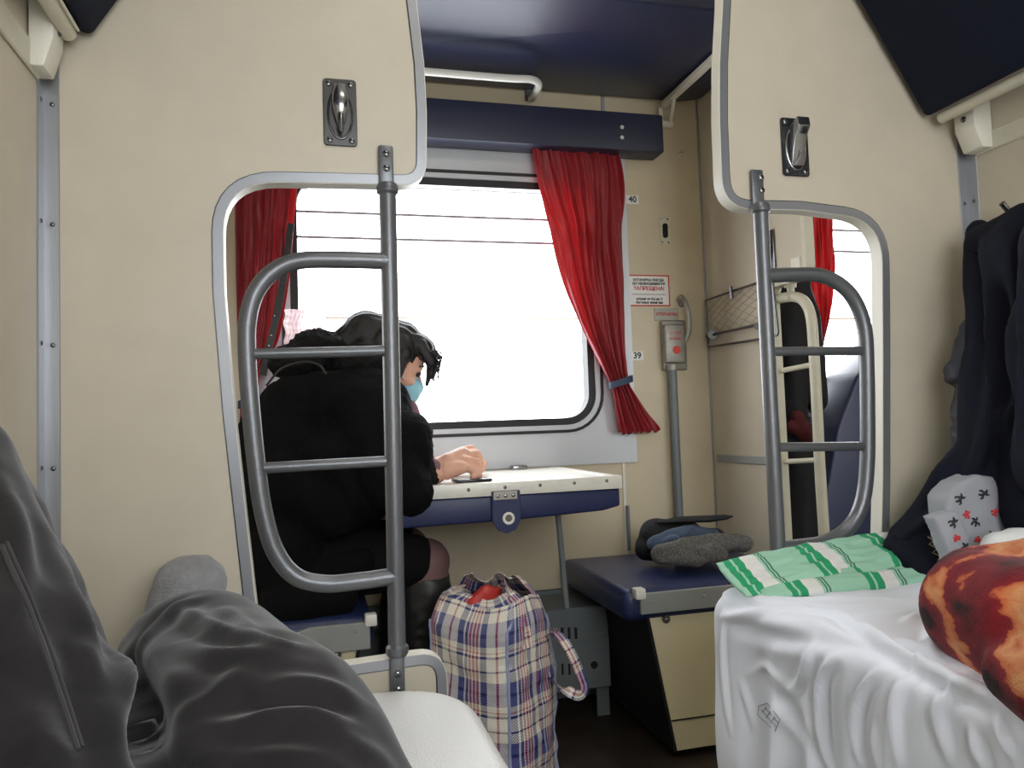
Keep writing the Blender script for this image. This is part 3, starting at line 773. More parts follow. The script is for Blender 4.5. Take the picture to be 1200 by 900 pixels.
# slotted plate
a = PY(772, 254, YW); c = PY(785.5, 287, YW); cx, cz = (a.x+c.x)/2, (a.z+c.z)/2; w, h = c.x-a.x, a.z-c.z
t = thing('slotted_plate', 'small metal lock plate with a dark slot between the two wall signs', 'plate', (cx, YW, cz-h/2))
b = MB(); b.box((cx-w/2, YW-.003, cz-h/2), (cx+w/2, YW-.0003, cz+h/2), .0012, 1); b.build('plate', 'creampaint', t)
b = MB(); b.prism(rrect(cx-.009, cx+.011, cz-.026, cz+.026, .0085, YW-.005, 5), (0, .003, 0)); b.build('slot', 'hole', t)
for sx in (-.3, .3):
    for sz in (-.42, .42):
        s_ = MB(); s_.dome((cx+sx*w, YW-.003, cz+sz*h), (0, -1, 0), .0032, .0016); s_.build('screw', 'darkchrome', t)
p = PY(797, 182, YW); b = MB(); b.tube([p, p+V((0, -.02, .0))], [.008, .004], 12); b.dome(p+V((0, -.02, 0)), (0, -1, 0), .0055, .004)
tag(b.build('wall_peg', 'creampaint'), 'tiny cream peg on the wall near the top corner', 'peg')
# net shelf on right partition
t = thing('net_rack', 'small folding wire rack with cord netting on the side partition', 'rack', PX(860, 405, XR))
q = lambda x, y, o=.02: PX(x, y, XR-o)
fr = [q(827, 352), q(868, 338), q(905, 326), q(912, 392), q(900, 396), q(830, 407)]
b = MB(); b.tube(fillet(fr+[fr[0]], [0, .006, .01, .01, .006, .006, 0], 4)[:-1], .0042, 10, closed=True); b.build('wire_frame', 'darkchrome', t)
b = MB(); b.tube([q(828, 394, .035), q(903, 377, .035)], .005, 10); b.build('cross_bar', 'darkchrome', t)
b = MB(); b.tube([q(835, 392, .0), q(835, 392, .04)], .016, 14); b.build('pivot', 'darkchrome', t)
b = MB(); b.tube([q(888, 382, .0), q(888, 382, .04)], .012, 14); b.build('pivot', 'darkchrome', t)
b = MB(); b.tube([q(856, 336, .03), q(858, 350, .03)], .006, 8); b.build('clip', 'darkchrome', t)
nb = MB()
A0, A1, B0, B1 = q(829, 353, .022), q(905, 328, .022), q(831, 392, .03), q(905, 376, .03)
nn = 6
for k in range(-nn, nn+1):
    for sg in (1, -1):
        pts = []
        for j in range(13):
            v = j/12; u = (k/nn*1.0+(v if sg > 0 else 1-v)*.75)
            if 0 <= u <= 1: pts.append(A0*(1-u)*(1-v)+A1*u*(1-v)+B0*(1-u)*v+B1*u*v+V((-.012*math.sin(PI*u)*math.sin(PI*v), 0, 0)))
        if len(pts) > 1: nb.tube(pts, .0009, 5)
nb.build('net', 'net', t)

# ------------------------------------------------------------------ fold-down table
TX0, TX1, TY0, TY1, TZ = .20, .787, 1.90, 2.44, .752
t = thing('folding_table', 'white topped folding table with navy padded underside below the window', 'table', (.49, 2.17, .62))
b = MB(); b.box((TX0, TY0, TZ-.006), (TX1, TY1, TZ), .001, 1); b.build('table_top', 'whitetop', t)
b = MB(); b.box((TX0, TY0-.004, TZ-.032), (TX1+.002, TY0+.03, TZ+.002), .002, 2); b.box((TX1-.03, TY0-.003, TZ-.032), (TX1+.003, TY1, TZ+.0015), .002, 1); b.build('edge_rail', 'whitetop', t)
b = MB(); pts = [V((TX0, TY0+.004, TZ-.032)), V((TX1-.002, TY0+.004, TZ-.032)), V((TX1-.002, TY0+.004, TZ-.078)), V((TX1-.05, TY0+.004, TZ-.088)), V((TX0+.3, TY0+.004, TZ-.097)), V((TX0, TY0+.004, TZ-.10))]
b.prism(pts, (0, .5, 0), .006, 3); b.build('padded_underside', 'bluetable', t)
for x_, y_ in ((505, 577), (549, 574), (592, 571), (633, 568.5), (673, 566), (711, 563.5)):
    p = PY(x_, y_, TY0-.004); s_ = MB(); s_.dome(p, (0, -1, 0), .0045, .0022); s_.build('rivet', 'darkchrome', t)
a = PY(576, 576, TY0-.008); c = PY(611, 624, TY0-.008); cx = (a.x+c.x)/2; hw = (c.x-a.x)/2
b = MB(); pts = [V((cx-hw, TY0-.004, a.z)), V((cx-hw*1.02, TY0-.004, c.z+hw*.9)), V((cx-hw*.6, TY0-.004, c.z+.008)), V((cx, TY0-.004, c.z)), V((cx+hw*.6, TY0-.004, c.z+.008)), V((cx+hw*1.02, TY0-.004, c.z+hw*.9)), V((cx+hw, TY0-.004, a.z))]
b.prism(pts, (0, -.005, 0), .0012, 1); tab = b.build('hanging_tab', 'bluetable', t)
e = PY(596, 607.5, TY0-.009)
pth = [V((e.x+.0125*math.cos(2*PI*k/28), TY0-.0095, e.z+.0125*math.sin(2*PI*k/28))) for k in range(28)]
b = MB(); b.tube(pth, .0036, 10, closed=True); b.build('eyelet', 'paper', tab)
b = MB(); b.cyl(V((e.x, TY0-.0085, e.z)), V((e.x, TY0-.0102, e.z)), .0105, 20); b.build('eyelet_shade_disc', mat('eyelet_painted_shade', (112, 106, 92), .7), tab)  # solid disc; its darker colour imitates the shaded wall seen through the eyelet
a = PY(578, 577, TY0-.009); c = PY(606, 584.5, TY0-.009)
b = MB(); b.box((a.x, TY0-.0125, c.z), (c.x, TY0-.0085, a.z+.001), .001, 1); b.build('rivet_plate', 'greypaper', tab)
for k in (-1, 0, 1):
    s_ = MB(); s_.dome(((a.x+c.x)/2+k*.02, TY0-.0125, (a.z+c.z)/2), (0, -1, 0), .005, .002); s_.build('rivet', 'chrome', tab)
# support frame
b = MB(); p1 = PY(652, 600, 2.02); p2 = PY(664, 712, 2.02)
b.tube(fillet([V((TX0+.04, 2.02, p1.z)), V((p1.x+.004, 2.02, p1.z)), V((p2.x, 2.02, p2.z))], [0, .01, 0], 4), .008, 10); b.build('support_leg', 'heater', t)
a = PY(600, 548, 2.41); b = MB(); b.box((a.x, 2.40, TZ), (a.x+.05, 2.44, TZ+.014), .004, 2)
tag(b.build('table_catch', 'chrome'), 'small chrome catch standing on the far edge of the table', 'catch')
# phone under the hand
b = MB(); p = PZ(566, 562, TZ+.005); b.box((p.x-.075, 1.955, TZ+.0005), (p.x+.02, 2.03, TZ+.009), .003, 2)
tag(b.build('smartphone', 'phone'), 'black smartphone lying on the table under the hand', 'phone')

# ------------------------------------------------------------------ bench seats of the side bay
def bench(label, x0, x1, front, aisle_end, sgn):
    """x0..x1 extent; aisle_end = x of the table-side end; sgn direction from the end to the partition"""
    zt = .452
    t = thing('bench_seat', label, 'seat', ((x0+x1)/2, 2.17, 0))
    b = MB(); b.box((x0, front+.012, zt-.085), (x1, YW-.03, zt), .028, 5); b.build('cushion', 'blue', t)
    e = aisle_end
    xa, xb = sorted((e+sgn*.006, e+sgn*.50))
    rail = [V((xa, front, zt-.062)), V((xb, front, zt-.062)), V((xb, front, zt-.008)), V((xa, front, zt-.008))]
    if sgn < 0:
        rail = [V((xb, front, zt-.075)), V((xb, front, zt-.012)), V((xb-.14, front, zt-.012)), V((xb-.30, front, zt-.065)), V((xb-.30, front, zt-.075))]
    b = MB(); b.prism(rail, (0, .012, 0), .002, 1); rl = b.build('front_rail', 'steelgrey', t)
    for k in (.02, .17):
        s_ = MB(); s_.dome((e+sgn*(k+.02), front, zt-.03), (0, -1, 0), .005, .002); s_.build('screw', 'steelgrey', rl)
    b = MB(); b.box((e-.014+sgn*.004, front-.012, zt-.02), (e+.014+sgn*.004, front+.02, zt+.008), .004, 2); b.build('corner_stop', 'white', t)
    # base box with slanting side towards the table
    zb = zt-.066; xi0 = e+sgn*.035; xi1 = e+sgn*.10; xo = e+sgn*.52
    b = MB(); b.prism([V((xi0, front+.022, zb)), V((xi1, front+.022, .02)), V((xo, front+.022, .02)), V((xo, front+.022, zb))], (0, .45, 0), .003, 1); bs = b.build('base_box', 'creambox', t)
    b = MB(); b.prism([V((xi0-sgn*.008, front+.018, zb)), V((xi1-sgn*.008, front+.018, .02)), V((xi1, front+.018, .02)), V((xi0, front+.018, zb))], (0, .44, 0)); b.build('side_edge', 'hole', bs, smooth=0)
    b = MB(); xx = sorted((xi1-sgn*.012, xo)); b.box((xx[0], front+.019, .10), (xx[1], front+.0225, .103)); b.build('base_joint', 'hole', bs, smooth=0)
    kx = e+sgn*(.085)
    b = MB(); b.cyl((kx, front+.022, zb-.018), (kx, front+.016, zb-.018), .011, 20); k_ = b.build('lock_knob', 'darkchrome', bs)
    b = MB(); b.dome((kx, front+.016, zb-.018), (0, -1, 0), .0065, .004); b.build('knob_centre', 'chrome', k_)
    return t
eR = PY(748, 700, 1.88).x; eL = PY(437, 740, 1.88).x
bench('navy vinyl bench seat with cap and scarf on it, right of the table', eR-.035, XR-.008, 1.88, eR, 1)
bench('navy vinyl bench seat under the woman in black coat', XL+.008, eL+.004, 1.88, eL, -1)
# heater box and pipe at the wall
t = thing('heater_box', 'grey slotted heater box under the table by the right bench', 'heater', PY(680, 840, 2.25))
a = PY(620, 718, 2.22); c = PY(714, 752, 2.22)
b = MB(); b.box((a.x, 2.22, c.z), (c.x, 2.42, a.z), .004, 1); b.build('upper_casing', 'heater', t)
a1 = PY(600, 757, 2.22); c1 = PY(716, 804, 2.22)
b = MB(); b.box((a1.x, 2.215, c1.z), (c1.x, 2.42, a1.z), .004, 1); b.build('lower_casing', 'heater', t)
for yy in (742, 784):
    for x_ in (659, 667, 675):
        p = PY(x_, yy, 2.216); b = MB(); b.box((p.x-.003, 2.2125, p.z-.016), (p.x+.003, 2.2215, p.z+.016)); b.build('slot', 'hole', t, smooth=0)
p = PY(696, 779, 2.214); b = MB(); b.cyl(p, p+V((0, -.004, 0)), .011, 16); b.build('lock', 'darkchrome', t)
p = PY(708, 840, 2.25); b = MB(); b.box((p.x-.02, 2.25, .0), (p.x+.02, 2.26, c1.z+.01), .001, 1); b.build('leg', 'heater', t)
pz = PY(640, 712, 2.40); b = MB(); b.cyl((XL+.02, 2.40, pz.z), (1.0, 2.40, pz.z), .024, 14)
tag(b.build('heating_pipe', 'heater'), 'grey heating pipe running low along the wall behind the checked bag', 'pipe')
b = MB(); b.box((XL+.02, 2.43, .0), (XR-.02, YW-.002, .35), .002, 1); struct(b.build('baseboard_front', 'heater'))
# upright metal tube behind the seat
x_ = PY(733, 600, YW).x; b = MB(); b.cyl((x_, YW-.02, .458), (x_, YW-.02, PY(730, 592, YW).z), .006, 10)
tag(b.build('conduit_tube', 'heater'), 'thin grey conduit rising from the right bench beside the table', 'tube')

# ------------------------------------------------------------------ things on the right bench
Ys = 2.2
S = lambda x, y, Y=Ys: PY(x, y, Y)
capd = folds(9, .006, seed=2)
o = thing('peaked_cap', 'black cap with long visor lying behind the grey scarf', 'cap', S(790, 660))
organic('crown', [(S(768, 628), .050, S(805, 626), .046), (S(758, 642), .036, S(775, 648), .025), (S(800, 640), .04, S(838, 632), .035)], 'capblack', o, .006, 6, capd)
b = MB(); b.tube([S(770, 612, 2.17), S(800, 609, 2.16), S(830, 608, 2.14), S(850, 606, 2.12), S(859, 605, 2.11)], [.012, .034, .036, .026, .006], 14, flat=(V((0, 0, 1)), .28)); b.build('visor', 'capblack', o)
o = organic('folded_cloth', [(S(765, 636, 2.13), .018, S(805, 626, 2.13), .028), (S(805, 626, 2.13), .028, S(835, 628, 2.13), .02), (S(765, 640, 2.12), .012, S(790, 633, 2.10), .014)], 'denimblue', None, .005, 4, folds(16, .006, seed=3))
tag(o, 'blue-grey folded cloth lying between the black cap and the grey scarf', 'cloth')
pts = [(S(775, 649, 2.05), .026), (S(800, 643, 2.05), .030), (S(825, 640, 2.07), .030), (S(850, 637, 2.09), .026), (S(872, 636, 2.1), .022)]
cs = [(pts[i][0], pts[i][1], pts[i+1][0], pts[i+1][1]) for i in range(len(pts)-1)]
cs += [(S(785, 654, 2.04), .016, S(815, 655, 2.02), .018), (S(815, 655, 2.02), .018, S(835, 643, 2.04), .02), (S(845, 650, 2.05), .018, S(820, 648, 2.02), .02)]
o = organic('wool_scarf', cs, 'greyscarf', None, .005, 3, folds(13, .009, stretch=(.6, 1.4, 1.6), seed=5))
tag(o, 'grey melange wool scarf bunched up on the right bench', 'scarf')

# ------------------------------------------------------------------ next bay seen through the right cut-out
lad = thing('step_ladder', 'cream painted step ladder seen through the right opening, beyond the aisle', 'ladder', PX(940, 650, XR))
XLd = XR-.0
K = lambda x, y, o=.0: PX(x, y, XR+o)
b = MB(); b.tube(spline([K(906, 352, .03), K(918, 349, .03), K(932, 348, .03), K(943, 354, .03), K(950, 370, .03), K(953, 400, .03), K(957, 470, .03), K(961, 550, .03), K(966, 630, .03), K(967, 660, .03)], 6), .0155, 14); b.build('loop', 'creampaint', lad)
b = MB(); b.cyl(K(927, 345, .03), K(926, 332, .03), .011); b.cyl(K(926, 337, .03), K(926, 331, .03), .018); b.build('top_fitting', 'creampaint', lad)
b = MB(); b.tube([K(913, 435, .02), K(954, 427, .03)], .008, 10); b.build('rung', 'creampaint', lad)
b = MB(); b.tube([K(920, 541, .02), K(960, 539, .03)], .008, 10); b.build('rung', 'creampaint', lad)
p = K(936, 308); b = MB(); b.box((XR-.004, p.y-.012, p.z-.018), (XR+.045, p.y+.035, p.z+.018), .003, 1); b.build('top_bracket', 'creamedge', lad)
# hook plate on partition
a = PX(899, 272, XR); c = PX(909, 314, XR)
t = thing('coat_hook', 'steel coat hook plate on the side partition behind the right ladder', 'hook', (XR, a.y, c.z))
y0, y1 = sorted((a.y, c.y)); b = MB(); b.box((XR-.006, y0-.005, c.z), (XR-.0005, y1+.01, a.z), .002, 2); b.build('back_plate', 'darkchrome', t)
b = MB(); cy = (y0+y1)/2; b.tube([V((XR-.008, cy, a.z-.02)), V((XR-.016, cy, (a.z+c.z)/2)), V((XR-.010, cy, c.z+.02))], [.006, .012, .006], 12); b.build('flap', 'chrome', t)
# coats hanging in the next bay
G2 = lambda x, y, Y=2.12: PY(x, y, Y)
o = organic('hanging_coat', [(G2(935, 330), .04, G2(925, 400), .045), (G2(925, 400), .045, G2(928, 500), .045), (G2(930, 500), .045, G2(938, 640), .06), (G2(940, 340), .03, G2(953, 420), .04), (G2(953, 420), .04, G2(955, 470), .032), (G2(938, 640), .06, G2(945, 760), .06)], 'blackjacket', None, .009, 5, folds(12, .012, stretch=(1, 1, .25), seed=8))
tag(o, 'long black coat hanging in the next bay behind the cream ladder', 'coat')
o = organic('hanging_scarf', [(G2(934, 488, 2.05), .018, G2(946, 505, 2.05), .02), (G2(930, 500, 2.06), .02, G2(948, 512, 2.06), .018)], 'darkred', None, .006, 3, folds(20, .005))
tag(o, 'dark red cloth peeking out of the black coat beyond the aisle', 'cloth')
# tilted blue mattress backrest in next bay
t = thing('seat_back', 'tall navy seat back in the next bay beside its window', 'seat', PY(990, 640, 2.0))
pts = [PY(1045, 395, 2.22), PY(1005, 440, 2.22), PY(982, 500, 2.22), PY(966, 590, 2.22), PY(955, 700, 2.22), PY(950, 860, 2.22), PY(1075, 860, 2.22), PY(1075, 385, 2.22)]
b = MB(); b.prism(fillet(pts, [0, .08, .2, .3, 0, 0, 0, 0], 6), (0, .18, 0), .012, 3); b.build('upholstery', 'blue', t)

# ------------------------------------------------------------------ the woman
sk = lambda x, y, Y: PY(x, y, Y)
wom = thing('person', 'person in black coat and light blue face mask leaning on the window table', 'person', (-.1, 2.15, .45))
def hand_caps(wr, kn, tips, thumb, rp=.0235):
    caps = [(wr, .026, wr.lerp(kn[1], .45), .031), (wr.lerp(kn[1], .4), .030, kn[1], .021), (wr.lerp(kn[3], .4), .026, kn[3], .017)]
    for k in range(4):
        caps.append((wr.lerp(kn[k], .35), .02, kn[k], .014))
        mid, mid2, tip = tips[k]
        caps += [(kn[k], .0118, mid, .0105), (mid, .0105, mid2, .0095), (mid2, .0095, tip, .0082)]
    caps += [(thumb[0], .014, thumb[1], .0115), (thumb[1], .0115, thumb[2], .0095)]
    return caps
wrp = sk(512, 553, 2.00)
kn = [sk(538, 533, 2.05), sk(543, 533, 2.022), sk(544, 539, 1.996), sk(541, 548, 1.975)]
tips = [(sk(558, 530, 2.055), sk(563, 538, 2.06), sk(560, 546, 2.065)),
        (sk(560, 532, 2.03), sk(563, 543, 2.03), sk(556, 549, 2.03)),
        (sk(559, 541, 2.005), sk(562, 550, 2.0), sk(553, 554, 2.0)),
        (sk(556, 550, 1.985), sk(562, 556, 1.98), sk(554, 559, 1.98))]
thumb = (sk(520, 540, 2.05), sk(541, 528, 2.08), sk(553, 525, 2.09))
elb = sk(474, 575, 1.93); sho = sk(415, 490, 2.05)
neck = V((.13, 2.2, 1.0)); head = sk(458, 424, 2.2)
pel = V((-.10, 2.17, .57))
knee = V((.285, 2.04, .545)); knee2 = V((.26, 2.26, .55))
caps = [(pel, .10, V((-.05, 2.17, .78)), .12), (V((-.05, 2.17, .78)), .12, V((.03, 2.18, .93)), .12), (V((.03, 2.18, .93)), .09, head+V((-.03, 0, -.03)), .05),
        (sho, .045, elb, .036), (elb, .036, wrp, .026), (V((.03, 2.18, .93)), .1, sho, .05), (V((.03, 2.2, .93)), .09, V((.05, 2.36, .92)), .05), (V((.05, 2.36, .92)), .045, V((.22, 2.37, .80)), .035), (V((.22, 2.37, .80)), .034, V((.36, 2.26, .785)), .022)]
for kk, hy in ((knee, -.09), (knee2, .09)):
    caps += [(pel+V((0.02, hy, 0)), .085, kk, .058), (kk, .056, V((kk.x-.03, kk.y, .12)), .035), (V((kk.x-.03, kk.y, .06)), .032, V((kk.x+.12, kk.y, .04)), .025)]
# second hand with its own fingers
w2_ = V((.36, 2.26, .785)); d2 = V((.085, -.02, .0))
k2 = [w2_+d2+V((0, .03, .012)), w2_+d2+V((.004, .01, .014)), w2_+d2+V((.002, -.01, .012)), w2_+d2+V((-.004, -.028, .006))]
t2 = [(k+V((.03, 0, .002)), k+V((.045, 0, -.012)), k+V((.038, 0, -.024))) for k in k2]
caps += hand_caps(wrp, kn, tips, thumb); caps += hand_caps(w2_, k2, t2, (w2_+V((.03, -.03, 0)), w2_+V((.06, -.05, 0)), w2_+V((.09, -.055, 0))))
# head turned to the table, face towards +X and down
tilt = Matrix.Rotation(math.radians(28), 3, 'Y')
def H(x_, y_, z_): return head + tilt @ V((x_, y_, z_))
caps += [('e', H(0, 0, .015), (.092, .073, .088), tilt), ('e', H(.035, 0, -.04), (.055, .055, .07), tilt), ('e', H(.055, 0, -.085), (.028, .03, .025), tilt),
         (H(.085, 0, .0), .009, H(.108, 0, -.028), .011), ('e', H(.078, -.028, .012), (.012, .022, .008), tilt), ('e', H(.078, .028, .012), (.012, .022, .008), tilt), ('e', H(.06, -.04, -.03), (.025, .02, .02), tilt), ('e', H(.085, 0, -.06), (.012, .02, .008), tilt),
         ('e', H(.0, -.072, -.015), (.018, .008, .028), tilt), ('e', H(.0, .072, -.015), (.018, .008, .028), tilt)]
bodyo = organic('body', caps, 'skin', wom, .0042, 3)
for s_ in (-1, 1):
    b = MB(); c = H(.083, s_*.03, .0); tt = bmesh.new(); bmesh.ops.create_uvsphere(tt, u_segments=14, v_segments=10, radius=.009); tt.transform(Matrix.Translation(c)); b._merge(tt); b.build('eye', 'eye', bodyo)
    b = MB(); b.tube(spline([H(.086, s_*.014, .022), H(.088, s_*.03, .027), H(.076, s_*.048, .02)], 4), [.002]*4+[.0028]*5, 6); b.build('eyebrow', 'hair', bodyo)
# mask
organic('face_mask', [('e', H(.072, 0, -.055), (.047, .052, .05), tilt), ('e', H(.098, 0, -.035), (.022, .022, .026), tilt)], 'mask', wom, .005, 4)
b = MB(); b.tube(spline([H(.06, -.055, -.035), H(.03, -.073, -.025), H(.0, -.083, -.01)], 5), .0014, 6); b.build('mask_loop', 'white', wom)
# hair
hc = [('e', H(-.018, 0, .03), (.098, .086, .088), tilt), ('e', H(.045, 0, .078), (.058, .066, .035), tilt), ('e', H(-.06, 0, -.02), (.06, .08, .08), tilt),
      (H(-.0, 0, .072), .055, H(-.1, 0, .04), .065), (H(-.1, 0, .03), .065, H(-.14, .0, -.03), .05)]
hc += [(H(.05, -.045, .075), .024, H(.098, -.058, .04), .014), (H(.06, .01, .085), .03, H(.112, .01, .055), .016), (H(.098, -.035, .055), .018, H(.118, -.045, .01), .009), (H(.11, .02, .05), .014, H(.125, .03, -.01), .006), (H(.02, -.072, .03), .02, H(.03, -.078, -.03), .012)]
def hd(co, n):
    l = tilt.inverted() @ (co-head)
    a = math.atan2(l.z, l.x)
    return n*(.0012*math.sin(l.y*320+a*5+3*noise.noise(co*9))+.002*noise.noise(V((l.y*60, a*3, 1))))
organic('hair', hc, 'hair', wom, .0048, 2, hd)
wisps = MB()
for k in range(34):
    y_ = -.075+.11*random.random(); st = H(.07+.03*random.random(), y_, .06+.025*random.random())
    en = H(.118+.02*random.random(), y_-.01+.02*random.random(), .0+.04*random.random()-.02*random.random())
    wisps.tube(spline([st, st.lerp(en, .5)+V((.02, 0, .015)), en], 4), [.0016]*4+[.0013]*3+[.0009]*2, 5)
wisps.build('hair_strands', 'hair', wom)
# coat
fur = lambda s, a: (lambda co, n: n*(a*noise.noise(co*s)+a*.7*noise.noise(co*s*2.3)))
cc = [(V((-.14, 2.17, .60)), .155, V((-.12, 2.17, .75)), .15), (sk(345, 520, 2.1), .145, sk(350, 668, 2.1), .125), (sk(395, 510, 2.12), .14, sk(415, 570, 2.10), .11), (sk(355, 483, 2.07), .10, sk(430, 484, 2.06), .115), (sk(350, 490, 2.3), .12, sk(430, 490, 2.3), .12),
      (sk(425, 490, 2.02), .105, sk(462, 560, 1.92), .078), (sk(462, 560, 1.92), .072, sk(482, 578, 1.90), .052), (sk(468, 520, 1.97), .085, sk(486, 560, 1.95), .05),
      (V((.05, 2.34, .93)), .08, V((.2, 2.37, .84)), .06), (V((.2, 2.37, .84)), .055, V((.3, 2.30, .815)), .045),
      (sk(335, 640, 2.02), .08, sk(340, 700, 2.0), .07), (sk(350, 690, 2.0), .06, sk(420, 660, 2.0), .05), (sk(330, 712, 1.97), .06, sk(395, 700, 1.97), .045), (sk(330, 560, 2.02), .09, sk(390, 590, 2.0), .085), (sk(390, 540, 2.0), .09, sk(430, 575, 1.98), .07)]
coat = organic('coat', cc, 'black', wom, .009, 5, lambda co, n: folds(7, .012, seed=4)(co, n)+fur(60, .003)(co, n))
hc = [('e', sk(372, 408, 2.14), (.075, .1, .05)), ('e', sk(350, 425, 2.12), (.08, .1, .05)), ('e', sk(420, 430, 2.13), (.08, .1, .06))]
organic('fur_hood', hc, 'blackfur', coat, .006, 3, fur(70, .007))
b = MB(); b.tube(spline([sk(312, 452, 1.945), sk(330, 432, 1.96), sk(356, 424, 1.965), sk(374, 428, 1.96), sk(382, 438, 1.955)], 6), .003, 6); b.build('hood_seam', 'seam', coat)
organic('fur_cuff', [(sk(480, 560, 1.95), .052, sk(490, 572, 1.95), .045), (sk(484, 530, 1.97), .035, sk(492, 560, 1.96), .045)], 'blackfur', coat, .006, 2, fur(80, .008))
# shirt sleeve & collar
organic('shirt', [(sk(478, 480, 2.12), .03, sk(488, 510, 2.08), .03), (sk(488, 510, 2.08), .03, sk(498, 545, 2.02), .03), (sk(498, 548, 2.0), .034, wrp+V((-.006, 0, 0)), .0325), (V((.13, 2.2, .96)), .055, V((.16, 2.2, 1.0)), .05)], 'pinkshirt', wom, .006, 3)
# skirt, stockings, boots
organic('skirt', [(V((-.1, 2.08, .56)), .1, V((.17, 2.04, .555)), .082), (V((.17, 2.04, .555)), .08, V((.245, 2.035, .552)), .07), (V((-.1, 2.26, .56)), .1, V((.22, 2.26, .56)), .075), (V((-.1, 2.17, .56)), .1, V((.12, 2.15, .56)), .09)], 'skirt', wom, .008, 4)
organic('stockings', [(V((.2, 2.04, .55)), .066, knee, .062), (knee, .061, V((knee.x-.01, knee.y, .44)), .056), (V((.19, 2.26, .55)), .066, knee2, .062), (knee2, .061, V((knee2.x-.01, knee2.y, .44)), .056)], 'stocking', wom, .007, 4)
for kk in (knee, knee2):
    organic('boot', [(V((kk.x-.004, kk.y, kk.z-.07)), .066, V((kk.x-.018, kk.y, kk.z-.16)), .062), (V((kk.x-.018, kk.y, kk.z-.16)), .062, V((kk.x-.05, kk.y, .14)), .045), (V((kk.x-.05, kk.y, .12)), .045, V((kk.x-.05, kk.y, .055)), .042), (V((kk.x-.05, kk.y, .045)), .04, V((kk.x+.10, kk.y, .035)), .03), (V((kk.x+.03, kk.y, kk.z-.045)), .03, V((kk.x+.0, kk.y, kk.z-.1)), .06)], 'boot', wom, .007, 3, folds(14, .004, stretch=(1, 1, 2), seed=6))

# ------------------------------------------------------------------ checked bag
BX, BY = PY(579, 800, 1.72).x, 1.74
bt = thing('checked_bag', 'large red, white and blue checked bag standing open on the floor', 'bag', (BX, BY, 0))
BH = .50
RZ = math.radians(-50)
def bagring(u, v):
    """rounded-rectangle ring; returns point, perimeter coordinate"""
    hw, hd_ = .122, .106
    s_ = 1+.06*math.sin(PI*v)-.02*v
    hw *= s_; hd_ *= s_*(1-.12*v)
    a = 2*PI*u; n_ = 4.5
    c, s = math.cos(a), math.sin(a)
    k = (abs(c)**n_+abs(s)**n_)**(-1/n_)
    x_, y_ = hw*k*c, hd_*k*s
    if v > .86: q_ = (v-.86)/.14; x_ *= 1-.10*q_*q_; y_ *= 1-.30*q_*q_
    return x_, y_
def bagfn(u, v):
    x_, y_ = bagring(u, v)
    nz = noise.noise(V((u*7, v*4.0, 2)))+.5*noise.noise(V((u*15, v*11, 5)))
    k = 1+.07*nz+.02*noise.noise(V((u*30, v*25, 9)))
    sag = .0
    z = .01+BH*v + .012*math.sin(2*PI*u*2+1)*v*v*v + .02*noise.noise(V((u*6, 3, 3)))*v**3
    p = Matrix.Rotation(RZ, 3, 'Z') @ V((x_*k, y_*k, 0))
    return V((BX+p.x, BY+p.y, z))
def bfn(u, v): return bagfn(u % 1.0, v)
grid_mesh('body', bfn, 200, 110, 'plaid', bt, thick=.0012, uv=lambda u, v: (u*.85, v*BH))
b = MB(); b.prism([bfn(k/40, .005) for k in range(40)], (0, 0, .004)); b.build('bottom', 'plaid', bt, smooth=0)
# piping edges on the corners
for uc in (.875, .625, .125, .375):
    b = MB(); b.tube([bfn(uc, j/40)+(bfn(uc, j/40)-V((BX, BY, bfn(uc, j/40).z))).normalized()*.002 for j in range(1, 37)], .0035, 8); b.build('piping', 'piping', bt)
# top flaps falling open
def flap(u0, u1, lift, inw, name):
    def fn(u, v):
        uu = u0+(u1-u0)*u; e = bfn(uu, 1.0)-V((0, 0, .002)); c = V((BX, BY, e.z)); d = (c-e); d.z = 0
        q_ = d*inw*v
        return e+q_+V((0, 0, lift*math.sin(v*PI*.55)+.008*noise.noise(V((u*5, v*3, inw*9)))))
    return grid_mesh(name, fn, 50, 16, 'plaid', bt, thick=.0012, uv=lambda u, v: (u*.3+.03, v*.12+.05))
flap(.53, .96, .012, .42, 'top_flap'); flap(.04, .46, .04, .5, 'top_flap')
organic('red_bag', [(V((BX-.03, BY-.01, BH-.02)), .034, V((BX+.0, BY-.0, BH-.005)), .032)], 'redplastic', None, .006, 3, folds(20, .012, seed=9))
o = bpy.data.objects['red_bag']; tag(o, 'crumpled red plastic bag peeking from the open checked bag', 'bag')
